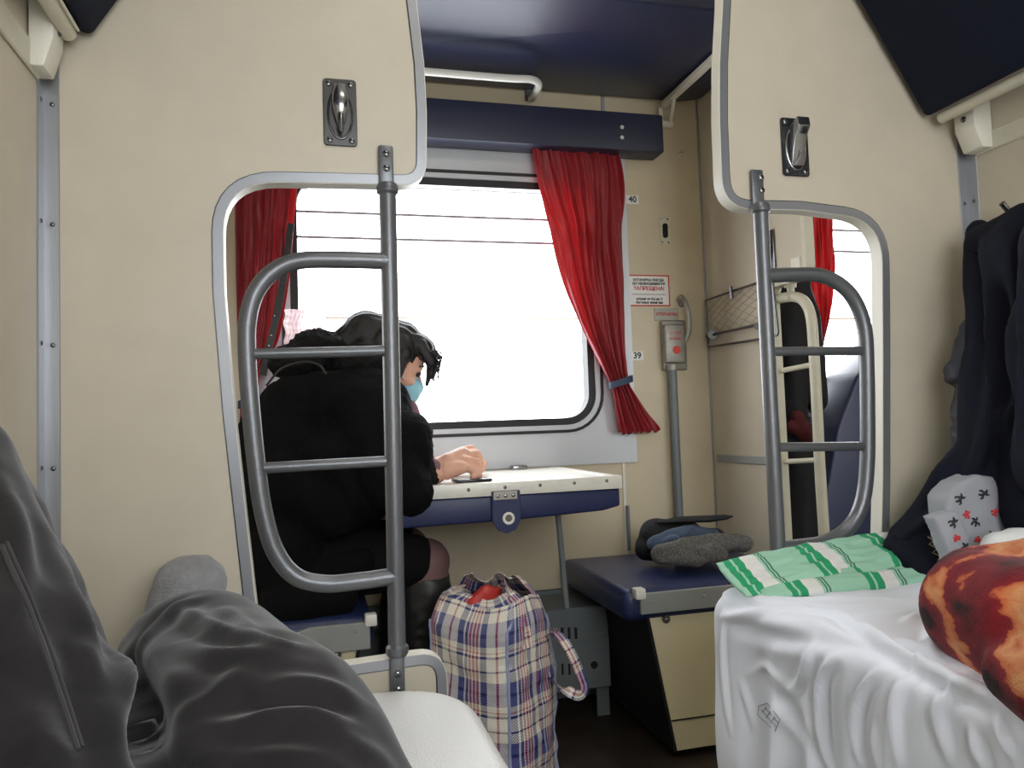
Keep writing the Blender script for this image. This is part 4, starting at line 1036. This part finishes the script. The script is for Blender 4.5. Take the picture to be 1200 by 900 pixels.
# handles
hb = [PY(652, 812, 1.60), PY(645, 790, 1.60), PY(651, 745, 1.60), PY(659, 738, 1.60), PY(672, 765, 1.60), PY(684, 800, 1.60), PY(684, 812, 1.6), PY(677, 816, 1.60), PY(662, 808, 1.60), PY(646, 798, 1.60)]
hp = spline([PY(638, 746, 1.70), PY(652, 741, 1.64), PY(669, 764, 1.60), PY(682, 795, 1.60), PY(685, 808, 1.60), PY(678, 815, 1.60), PY(663, 808, 1.61), PY(642, 794, 1.69)], 8)
def strap(path, w, name, parent):
    vs, fs, uvs = [], [], []
    L = 0
    for i, p in enumerate(path):
        t_ = (path[min(i+1, len(path)-1)]-path[max(i-1, 0)]).normalized(); s_ = t_.cross(V((.3, -1, .1))).normalized()*w/2
        if i: L += (p-path[i-1]).length
        vs += [p-s_, p+s_]; uvs += [(L, .02), (L, .02+w)]
    for i in range(len(path)-1): fs.append((2*i, 2*i+1, 2*i+3, 2*i+2))
    me = bpy.data.meshes.new(name); me.from_pydata([tuple(v) for v in vs], [], fs); uvl = me.uv_layers.new(name='UVMap')
    for p in me.polygons:
        for li in p.loop_indices: uvl.data[li].uv = (uvs[me.loops[li].vertex_index][1]*1.0, uvs[me.loops[li].vertex_index][0])
    tt = bpy.data.objects.new('t', me); COL.objects.link(tt); md = tt.modifiers.new('s', 'SOLIDIFY'); md.thickness = .002
    dg = bpy.context.evaluated_depsgraph_get(); me2 = bpy.data.meshes.new_from_object(tt.evaluated_get(dg)); bpy.data.objects.remove(tt)
    return link_mesh(name, me2, 'plaid', parent, 40)
strap(hp, .022, 'handle', bt)
strap(spline([PY(618, 760, 1.62), PY(610, 715, 1.63), PY(598, 690, 1.68), PY(590, 684, 1.75), PY(582, 700, 1.78)], 8), .03, 'handle', bt)

# ------------------------------------------------------------------ left berth (photographer's)
t = thing('lower_berth', 'pale leatherette lower berth under the crossed legs, left of the aisle', 'berth', (-.1, .4, 0))
zt = .478
pts = [V((XL+.006, YB+.03, zt-.09)), V((.235, YB+.03, zt-.09)), V((.235, YP-.03, zt-.09)), V((XL+.006, YP-.03, zt-.09))]
pf = fillet(pts, [0, .05, .16, 0], 10)
b = MB(); b.prism(pf, (0, 0, .09), .026, 5); b.build('cushion', 'vinylwhite', t)
b = MB(); b.box((XL+.01, YB+.05, 0), (.19, YP-.04, zt-.095), .005, 1); b.build('base_box', 'creambox', t)

# ------------------------------------------------------------------ photographer's legs
me_ = thing('person', 'person in charcoal trousers and grey socks reclining on the left berth', 'person', (-.05, .2, .48))
kA = PD(-108, 575, .62); aA = PD(92, 826, 1.04); hA = PD(30, 1150, .40)
kB = PD(232, 778, .74); mB = PD(300, 905, .56); hB = PD(390, 1180, .42)
def foldline(co, lines):
    return 0
def crease_disp(lines):
    """lines: (p,q,width,height) ridges on the cloth"""
    f0 = folds(9, .007, seed=12, stretch=(1, 1, 1))
    def f(co, n):
        d = V((0, 0, 0))
        s = 0
        for p, q, w, h in lines:
            pq = q-p; t_ = max(0, min(1, (co-p).dot(pq)/pq.dot(pq))); dist = (co-(p+pq*t_)).length
            s += h*math.exp(-(dist/w)**2)*math.sin(PI*(.1+.8*t_))
        return f0(co, n)+n*s
    return f
dsp = folds(8, .005, seed=12)
legs = [(hA, .095, kA, .078), (kA, .078, kA.lerp(aA, .45), .074), (kA.lerp(aA, .45), .074, aA, .056),
        (hB, .10, mB, .094), (mB, .094, kB, .072), (kB, .07, V((-.06, 1.0, .55)), .052), (hA, .10, hB, .10), (hA+V((0, -.06, .02)), .1, hB+V((0, -.06, .02)), .1)]
tr = organic('trousers', legs, 'trousers', me_, .005, 6, dsp)
def crease(ob, lines, sm=3):
    bpy.context.view_layer.update(); W = WLOC[ob.name]; segs = []
    for pts, w, h in lines:
        P3 = []
        sp_ = spline([V((x_, y_, 0)) for x_, y_ in pts], 5)
        for q in sp_:
            hit, loc, nr, idx = ob.ray_cast(CAM-W, ray(q.x, q.y).normalized())
            if hit: P3.append(loc.copy())
        for it in range(12 if len(P3) > 2 else 0):
            P3 = [P3[0]]+[(P3[k-1]+P3[k]*2+P3[k+1])/4 for k in range(1, len(P3)-1)]+[P3[-1]]
        if len(P3) < 3: continue
        m_ = w*5; segs.append((P3, w, h, (min(q.x for q in P3)-m_, max(q.x for q in P3)+m_, min(q.y for q in P3)-m_, max(q.y for q in P3)+m_, min(q.z for q in P3)-m_, max(q.z for q in P3)+m_)))
    me = ob.data; nr = [v.normal.copy() for v in me.vertices]; out = []
    for v, n in zip(me.vertices, nr):
        tot = 0
        for P3, w, h, bb in segs:
            best = 9; bu = 0; N_ = len(P3)-1
            if not (bb[0] < v.co.x < bb[1] and bb[2] < v.co.y < bb[3] and bb[4] < v.co.z < bb[5]): continue
            for k in range(N_):
                a_ = P3[k]; ab = P3[k+1]-a_; L2 = ab.dot(ab)
                t_ = max(0, min(1, (v.co-a_).dot(ab)/L2)) if L2 > 0 else 0
                dd = (v.co-(a_+ab*t_)).length
                if dd < best: best = dd; bu = (k+t_)/N_
            if best < w*5:
                e = math.sin(PI*min(1, max(0, bu*.94+.03)))**.7
                tot += h*e*(math.exp(-(best/w)**2)-.35*math.exp(-((best-w*2.1)/(w*1.1))**2))
        out.append(tot)
    for v, n, d_ in zip(me.vertices, nr, out): v.co = v.co+n*d_
    t = bpy.data.objects.new('t', me); COL.objects.link(t)
    ms = t.modifiers.new('s', 'SMOOTH'); ms.factor = .5; ms.iterations = sm
    dg = bpy.context.evaluated_depsgraph_get(); me2 = bpy.data.meshes.new_from_object(t.evaluated_get(dg))
    bpy.data.objects.remove(t); ob.data = me2; me = me2
    me.update()
crease(tr, [
    ([(146, 785), (156, 815), (166, 845), (176, 898)], .0130, -.026),
    ([(152, 790), (178, 745), (205, 712), (232, 700)], .0080, .006), ([(205, 712), (240, 728), (275, 748), (320, 756), (352, 758)], .0081, .008),
    ([(222, 752), (235, 766), (262, 768), (300, 764), (340, 770)], .0082, .008), ([(262, 712), (285, 728), (298, 745), (330, 752)], .0060, .006),
    ([(192, 862), (235, 835), (262, 812), (288, 770)], .0083, .006), ([(186, 892), (215, 868), (255, 856), (300, 856), (350, 850), (400, 862), (440, 885)], .0100, .009),
    ([(290, 852), (330, 838), (380, 842), (425, 852)], .0070, .007), ([(200, 890), (230, 890), (280, 893), (340, 884), (400, 892)], .0084, .008), ([(320, 800), (370, 800), (410, 812)], .0071, .005),
    ([(120, 800), (108, 760), (100, 735), (82, 690), (76, 660)], .0085, .007), ([(92, 752), (100, 770), (108, 800)], .0061, .006), ([(130, 770), (142, 800), (150, 840)], .0062, .005),
    ([(2, 560), (18, 620), (14, 690), (4, 730)], .0072, .006), ([(22, 590), (36, 650), (30, 720)], .0063, .005), ([(0, 805), (35, 835), (60, 870), (78, 897)], .0086, .007), ([(0, 840), (28, 858), (50, 880), (66, 899)], .0073, .006),
    ([(0, 690), (25, 735), (50, 790), (66, 850)], .0087, .005), ([(8, 872), (30, 884), (50, 898)], .0064, .006)])
def seamline(pts, r, name='seam'):
    """drop the seam onto the trousers along the sight direction"""
    out = []
    W = WLOC[tr.name]
    for x_, y_ in pts:
        o_ = CAM-W; d_ = ray(x_, y_).normalized()
        hit, loc, nr, idx = tr.ray_cast(o_, d_)
        if hit: out.append(loc+W+nr*.0005)
    if len(out) > 2:
        b = MB(); b.tube(spline(out, 3), r, 6); b.build(name, 'seam', tr)
bpy.context.view_layer.update()
seamline([(2+88*k/14, 640+240*k/14-12*math.sin(k/14*PI)) for k in range(15)], .0018)
seamline([(8+88*k/14, 636+240*k/14-12*math.sin(k/14*PI)) for k in range(15)], .0012)
# socks with feet inside
fa = PY(168, 800, 1.19); toe = PY(222, 694, 1.245)
organic('sock', [(aA, .046, fa, .044), (fa, .044, PY(205, 730, 1.23), .046), (PY(205, 730, 1.23), .046, toe, .050), (toe, .050, PY(228, 686, 1.25), .046), (PY(215, 686, 1.245), .042, PY(205, 720, 1.235), .042)], 'sock', me_, .006, 6, lambda co, n: folds(26, .003, seed=3)(co, n))
organic('sock', [(V((-.06, 1.0, .545)), .044, V((-.06, 1.04, .53)), .042), (V((-.06, 1.04, .525)), .042, V((-.05, 1.13, .52)), .034)], 'sock', me_, .006, 6, lambda co, n: folds(26, .003, seed=4)(co, n))

# ------------------------------------------------------------------ right berth with bedding
t = berth_right = thing('lower_berth', 'lower berth under the white sheet on the right side', 'berth', (1.06, .4, 0))
b = MB(); b.box((.755, YB+.03, .39), (XR-.006, YP-.03, .50), .02, 3); b.build('cushion', 'blue', t)
b = MB(); b.box((.80, YB+.05, 0), (XR-.01, YP-.04, .38), .005, 1); b.build('base_box', 'creambox', t)
XS = .712; ZS = .582
shl = []
def sl(x0, y0, x1, y1, w, h, side=False):
    if side: p, q = PX(x0, y0, XS-.01), PX(x1, y1, XS-.01)
    else: p, q = PZ(x0, y0, ZS), PZ(x1, y1, ZS)
    shl.append((p, q, w, h))
def sheetfn(u, v):
    # u: across (wall -> top -> edge -> down the side), v: from far end forward
    Y = 1.288-v*1.6
    L1 = XR-.01-XS-.03; Rr = .035; L3 = .43
    tot = L1+Rr*PI/2+L3; s_ = u*tot
    if s_ < L1: p = V((XR-.01-s_, Y, ZS)); n = V((0, 0, 1))
    elif s_ < L1+Rr*PI/2:
        a = (s_-L1)/Rr; p = V((XS+Rr-Rr*math.sin(a), Y, ZS-Rr+Rr*math.cos(a))); n = V((-math.sin(a), 0, math.cos(a)))
    else:
        q_ = s_-L1-Rr*PI/2; p = V((XS+.02*q_, Y, ZS-Rr-q_)); n = V((-1, 0, 0))
    # round off towards the far end
    if v < .02: p.z -= .012*(1-v/.02)**2
    d = .012*noise.noise(V((p.x*4, p.y*4, p.z*4)))+.006*noise.noise(V((p.x*11, p.y*9, p.z*6+4)))
    for a_, b_, w_, h_ in shl:
        ab = b_-a_; tt = (p-a_).dot(ab)/ab.dot(ab); tt = max(0, min(1, tt)); c_ = p-(a_+ab*tt); dist = c_.length
        if dist < w_*6:
            h2 = h_*1.05*math.sin(PI*(.08+.84*tt))
            d += h2*math.exp(-(dist/(w_*1.25))**2)
    if n.x < -.5:
        hang = min(1, (ZS-p.z)/.3)
        pr_ = noise.noise(V((p.y*9, p.z*1.2, 7))); d += .026*hang*(1-abs(pr_)*2.2)+.008*noise.noise(V((p.y*24, p.z*3, 2)))*hang
    else: d += .007*(1-abs(noise.noise(V((p.x*7+p.y*3, p.y*5-p.x*2, 3))))*2.4)
    p = p+n*d
    if p.x > XR-.008: p.x = XR-.008
    return p
o = grid_mesh('bed_sheet', sheetfn, 230, 330, 'sheet', None)
tag(o, 'crumpled white sheet draped over the right berth and down its side', 'sheet')
crease(o, [
    ([(940, 713), (975, 718), (1000, 733), (1040, 757), (1075, 776), (1110, 792), (1150, 812), (1200, 836)], 0.0079, 0.0170),
    ([(845, 724), (862, 722), (900, 717), (947, 711)], 0.0072, 0.0102), ([(860, 738), (920, 748), (1000, 756)], 0.0108, -0.0102),
    ([(985, 768), (968, 782), (961, 800), (961, 840), (966, 880), (975, 905)], 0.0061, 0.0153), ([(1062, 730), (1083, 719), (1115, 716)], 0.0072, 0.0102),
    ([(1040, 782), (1020, 795), (1004, 823), (999, 858), (1008, 895)], 0.0058, 0.0136), ([(1100, 775), (1058, 795), (1046, 837), (1050, 890)], 0.0065, 0.0119),
    ([(1150, 800), (1106, 812), (1098, 840), (1111, 890)], 0.0065, 0.0119), ([(849, 715), (846, 753), (849, 809), (856, 860)], 0.0050, 0.0085),
    ([(878, 792), (898, 775), (914, 797)], 0.0058, 0.0068), ([(868, 800), (878, 830), (884, 855)], 0.0054, 0.0059), ([(925, 812), (946, 786), (953, 750)], 0.0065, 0.0093),
    ([(900, 800), (935, 835), (950, 880)], 0.0130, -0.0119), ([(1025, 850), (1028, 900)], 0.0058, 0.0085), ([(1140, 855), (1150, 900)], 0.0065, 0.0102), ([(1170, 840), (1185, 890)], 0.0065, 0.0085),
    ([(1110, 720), (1085, 745), (1095, 765)], 0.0072, 0.0076), ([(880, 700), (960, 702), (1040, 700)], 0.0072, 0.0051)], 1)
# laundry stamp on the side of the sheet
st = MB()
bpy.context.view_layer.update()
def on_sheet(x_, y_):
    W = WLOC[o.name]; hit, loc, nr, idx = o.ray_cast(CAM-W, ray(x_, y_).normalized())
    return (loc+W-ray(x_, y_).normalized()*.0008) if hit else PX(x_, y_, XS)
def sline(pts, r=.0007):
    pp_ = []
    for i in range(len(pts)-1):
        for k in range(4): pp_.append(on_sheet(pts[i][0]+(pts[i+1][0]-pts[i][0])*k/4, pts[i][1]+(pts[i+1][1]-pts[i][1])*k/4))
    pp_.append(on_sheet(*pts[-1])); st.tube(pp_, r, 5)
sline([(889, 827), (899, 824), (914, 843), (908, 857), (888, 838), (889, 827)])
sline([(892, 832), (910, 852)]); sline([(896, 829), (912, 847)]); sline([(893, 835), (898, 829)]); sline([(898, 841), (903, 834)]); sline([(903, 847), (908, 840)])
st.build('laundry_stamp', mat('faded_ink', (150, 150, 156), .8), o)
# mattress under the sheet
b = MB(); b.box((XS+.045, YB+.05, .503), (XR-.012, YP-.075, ZS-.025), .01, 3)
b.build('mattress', 'whitepillow', berth_right)

# green striped pillowcase
def pillow(name, cx, cy, cz, hx, hy, hz, rot, m, label, seed, parent=None, sag=.0, wr=.010, cat='pillow', uvs=(0, 0)):
    R_ = rot.to_matrix() if hasattr(rot, 'to_matrix') else rot
    nu, nv = 90, 60
    b = bmesh.new()
    vt = {}
    def P(u, v, s):
        x_ = 2*u-1; y_ = 2*v-1
        e = max(0, (1-abs(x_)**3.2))**.55*max(0, (1-abs(y_)**3.2))**.55
        nzz = noise.noise(V((x_*2.2+seed, y_*2, s)))+.5*noise.noise(V((x_*6+seed, y_*4, s*2)))
        rr = 1-abs(noise.noise(V((x_*3.5+seed, y_*3, 2+s))))*2.2
        return V((x_*hx*(1-.03*y_*y_), y_*hy*(1-.05*x_*x_), s*hz*e+wr*nzz*min(1, e*2)+wr*.7*rr*min(1, e*2)+sag*x_*x_))
    uvl = b.loops.layers.uv.new('UVMap')
    for s in (1, -1):
        g_ = [[b.verts.new(V((cx, cy, cz))+R_ @ P(i/nu, j/nv, s)) for i in range(nu+1)] for j in range(nv+1)]
        for j in range(nv):
            for i in range(nu):
                idx = [(j, i), (j, i+1), (j+1, i+1), (j+1, i)]
                if s < 0: idx = idx[::-1]
                f = b.faces.new([g_[a][c] for a, c in idx])
                for lp, (a, c) in zip(f.loops, idx): lp[uvl].uv = (c/nu*hx*2+uvs[0], a/nv*hy*2+uvs[1])
    bmesh.ops.remove_doubles(b, verts=b.verts[:], dist=.0004)
    me = bpy.data.meshes.new(name); b.to_mesh(me); b.free()
    ob = link_mesh(name, me, m, parent, 180)
    if parent is None: tag(ob, label, cat)
    return ob
from mathutils import Euler
# folded striped case: a lower leaf and an upper leaf
gp = thing('striped_pillow', 'green and white striped pillow at the panel end of the right bed', 'pillow', (1.0, 1.2, ZS))
pillow('pillow_body', 1.03, 1.222, ZS+.022, .29, .075, .020, Euler((math.radians(10), math.radians(-1), math.radians(-5))), 'stripe', None, 1, gp, wr=.006)
pillow('folded_end', .905, 1.238, ZS+.044, .195, .055, .012, Euler((math.radians(24), math.radians(-5), math.radians(-1))), 'stripe', None, 5, gp, wr=.005, uvs=(.04, 0))

# blanket
Bz = ZS+.03
def bl(x, y, Z): return PZ(x, y, Z)
caps = [(bl(1155, 715, ZS+.06), .072, bl(1215, 740, ZS+.06), .072), (bl(1150, 700, ZS+.07), .062, bl(1230, 690, ZS+.08), .07), (bl(1215, 740, ZS+.05), .072, bl(1300, 760, ZS+.06), .09), (bl(1230, 690, ZS+.08), .07, bl(1300, 700, ZS+.09), .08),
        (bl(1190, 790, ZS+.03), .030, bl(1240, 810, ZS+.03), .045), (bl(1240, 800, ZS+.03), .05, bl(1330, 830, ZS+.03), .06)]
o = organic('plush_blanket', caps, 'blanket', None, .008, 7, folds(6, .008, seed=21))
tag(o, 'brown, orange and dark red plush blanket bundled on the right bed', 'blanket')
# white pillow behind the blanket
o = organic('white_pillow', [(PY(1172, 642, 1.03), .028, PY(1165, 665, 1.03), .035), (PY(1195, 645, 1.02), .034, PY(1205, 660, 1.0), .045), (PY(1185, 660, 1.02), .04, PY(1230, 670, .98), .06)], 'whitepillow', None, .007, 5, folds(11, .009, seed=14))
tag(o, 'white rumpled pillow between the printed pillowcase and plush blanket', 'pillow')
# printed pillow
def poly(pts, Y): return [PY(x, y, Y) for x, y in pts]
o = organic('printed_pillow', [('p', poly([(1111, 584), (1126, 566), (1146, 556), (1172, 560), (1215, 600), (1210, 680), (1138, 690), (1120, 640)], 1.115), (0, .05, 0)),
    ('p', poly([(1096, 606), (1121, 599), (1134, 622), (1144, 650), (1150, 695), (1124, 700), (1116, 655), (1105, 625)], 1.09), (0, .03, 0))], 'print', None, .005, 7, folds(9, .004, seed=15))
bpy.context.view_layer.update()
def figure(pts, m_, r=.0016):
    W = WLOC[o.name]; P_ = []
    for x_, y_ in pts:
        hit, loc, nr, idx = o.ray_cast(CAM-W, ray(x_, y_).normalized())
        if hit: P_.append(loc+W+nr*.0002)
    if len(P_) > 2: b = MB(); b.tube(spline(P_, 3), [r*(.7+.6*math.sin(PI*k/(3*(len(P_)-1)))) for k in range(3*(len(P_)-1)+1)], 6); b.build('printed_figure', m_, o)
def fig(x_, y_, k, m_, rot=0):
    def T(pts):
        c, s_ = math.cos(rot), math.sin(rot); return [(x_+k*(a*c-b_*s_), y_+k*(a*s_+b_*c)) for a, b_ in pts]
    figure(T([(-1, -5), (1, -3), (0, -1), (1.5, 1), (0, 3), (-1.5, 4.5)]), m_, .0022)
    figure(T([(0, -1), (3, -2), (4.5, -4)]), m_); figure(T([(0, -1), (-3, 0), (-4, 2)]), m_); figure(T([(1, 1), (3.5, 3), (3, 5.5)]), m_)
for f_ in ((1116, 612, 1.15, 'ink', .3), (1121, 630, .8, 'redtext', 1.2), (1130, 642, 1.15, 'ink', -.2), (1133, 660, .8, 'redtext', .9), (1124, 584, 1.2, 'ink', .5), (1132, 603, .9, 'redtext', 0), (1142, 612, 1.1, 'ink', -.4), (1152, 578, 1.2, 'ink', 1.0), (1165, 600, .9, 'redtext', .4), (1160, 628, 1.1, 'ink', .1), (1146, 632, .8, 'redtext', 1.8)):
    fig(*f_)
tag(o, 'grey pillow with small black and red figure print under the jacket', 'pillow')
# hanging jacket on the right wall
J = lambda x, y, Y: PY(x, y, Y)
jk = thing('hanging_jacket', 'dark navy jacket hanging at the right wall and spreading over the bed end', 'jacket', J(1150, 660, 1.2))
jc = [(J(1147, 272, 1.22), .018, J(1156, 330, 1.19), .03), (J(1152, 285, 1.2), .024, J(1200, 265, 1.12), .04), (J(1156, 330, 1.19), .032, J(1170, 420, 1.16), .045), (J(1170, 420, 1.16), .05, J(1165, 520, 1.15), .055),
      (J(1200, 290, 1.12), .06, J(1215, 500, 1.10), .07), (J(1250, 280, 1.0), .06, J(1260, 540, 1.0), .08), (J(1165, 520, 1.15), .05, J(1115, 590, 1.19), .045), (J(1115, 590, 1.19), .045, J(1068, 640, 1.22), .036), (J(1205, 500, 1.1), .06, J(1215, 600, 1.08), .05)]
jm = organic('jacket_body', jc, 'navyjacket', jk, .008, 4, folds(7, .018, stretch=(1, 1, .45), seed=31))
crease(jm, [([(1150, 275), (1160, 340), (1165, 420), (1160, 500), (1130, 570), (1080, 630)], .0110, .016), ([(1185, 280), (1190, 360), (1185, 450), (1175, 530)], .0120, .014), ([(1140, 560), (1100, 600), (1050, 640)], .0090, .012), ([(1175, 330), (1172, 400), (1180, 470)], .0100, -.016), ([(1160, 540), (1140, 580), (1110, 610)], .0090, -.010), ([(1196, 300), (1198, 420), (1192, 520)], .0090, .010)], 2)
organic('jacket_flap', [(J(1068, 635, 1.22), .034, J(1085, 655, 1.19), .036), (J(1085, 640, 1.19), .036, J(1105, 665, 1.16), .03), (J(1060, 650, 1.2), .022, J(1100, 680, 1.15), .022), (J(1050, 640, 1.22), .02, J(1045, 655, 1.22), .015)], 'navyjacket', jk, .006, 4, folds(14, .010, seed=33))
organic('grey_lining', [(J(1138, 390, 1.22), .028, J(1130, 440, 1.22), .030), (J(1135, 440, 1.22), .028, J(1140, 500, 1.2), .03), (J(1140, 500, 1.2), .03, J(1125, 540, 1.2), .02)], 'greyjacket', jk, .006, 4, folds(12, .012, stretch=(1, 1, 2), seed=35), label='grey quilted lining')
pj = J(1088, 636, 1.14)
b = MB(); zz = [(1087, 629), (1094, 634), (1089, 638), (1098, 643), (1093, 648), (1103, 652), (1099, 656), (1107, 660)]
bpy.context.view_layer.update()
fl = bpy.data.objects['jacket_flap']; W = WLOC['jacket_flap']; oo = []
for x_, y_ in zz:
    hit, loc, nr, idx = fl.ray_cast(CAM-W, ray(x_, y_).normalized())
    if hit: oo.append(loc+W+nr*.0008)
if len(oo) > 2: b.tube(oo, .0016, 6); b.build('embroidery', 'gold', fl)
# coat hook for the jacket
b = MB(); hp_ = PX(1190, 262, XR-.02); b.tube([V((XR-.001, hp_.y, hp_.z+.03)), V((XR-.03, hp_.y, hp_.z+.02)), V((XR-.05, hp_.y, hp_.z+.04))], .006, 10)
tag(b.build('wall_hook', 'chrome'), 'chrome wall hook holding the navy jacket', 'hook')

# ------------------------------------------------------------------ daylight
world = bpy.data.worlds.new('World'); sc.world = world; world.use_nodes = True
nt = world.node_tree; bg = nt.nodes['Background']; bg.inputs['Color'].default_value = (.93, .965, 1, 1); bg.inputs['Strength'].default_value = 14
def portal(x, Y, z, w, h, ry):
    l = bpy.data.lights.new('portal', 'AREA'); l.shape = 'RECTANGLE'; l.size = w; l.size_y = h; l.cycles.is_portal = True
    ob = bpy.data.objects.new('window_portal', l); COL.objects.link(ob); ob.location = (x, Y, z); ob.rotation_euler = (ry, 0, 0)
for k in (-1, 0, 1):
    cx = (WX0+WX1)/2+k*BAY; cz = (WZ0+WZ1)/2
    portal(cx, YW+.08, cz, 1.06, .9, -PI/2)
    portal(cx, YB-.08, cz+.05, 1.06, 1.0, PI/2)
# ceiling lamps of the aisle and the compartment
def lamp(x, y, w, d, power, label):
    t = thing('ceiling_lamp', label, 'lamp', (x, y, ZC-.05))
    b = MB(); b.box((x-w/2-.02, y-d/2-.02, ZC-.03), (x+w/2+.02, y+d/2+.02, ZC-.001), .005, 2); b.build('housing', 'white', t)
    l = bpy.data.lights.new('lamp', 'AREA'); l.shape = 'RECTANGLE'; l.size = w; l.size_y = d; l.energy = power; l.color = (1, .93, .82)
    ob = bpy.data.objects.new('ceiling_light', l); COL.objects.link(ob); ob.location = (x, y, ZC-.035)
lamp(.49, .45, .5, .2, 9, 'flat white ceiling lamp over the compartment')
lamp(.49, 1.62, .6, .15, 6, 'flat white ceiling lamp over the aisle')
sc.cycles.max_bounces = 10; sc.cycles.diffuse_bounces = 6; sc.cycles.use_denoising = True
sc.cycles.transparent_max_bounces = 12
sc.view_settings.view_transform = 'Standard'; sc.view_settings.look = 'None'; sc.view_settings.gamma = 1
sc.view_settings.use_curve_mapping = False
sc.view_settings.exposure = -0.72
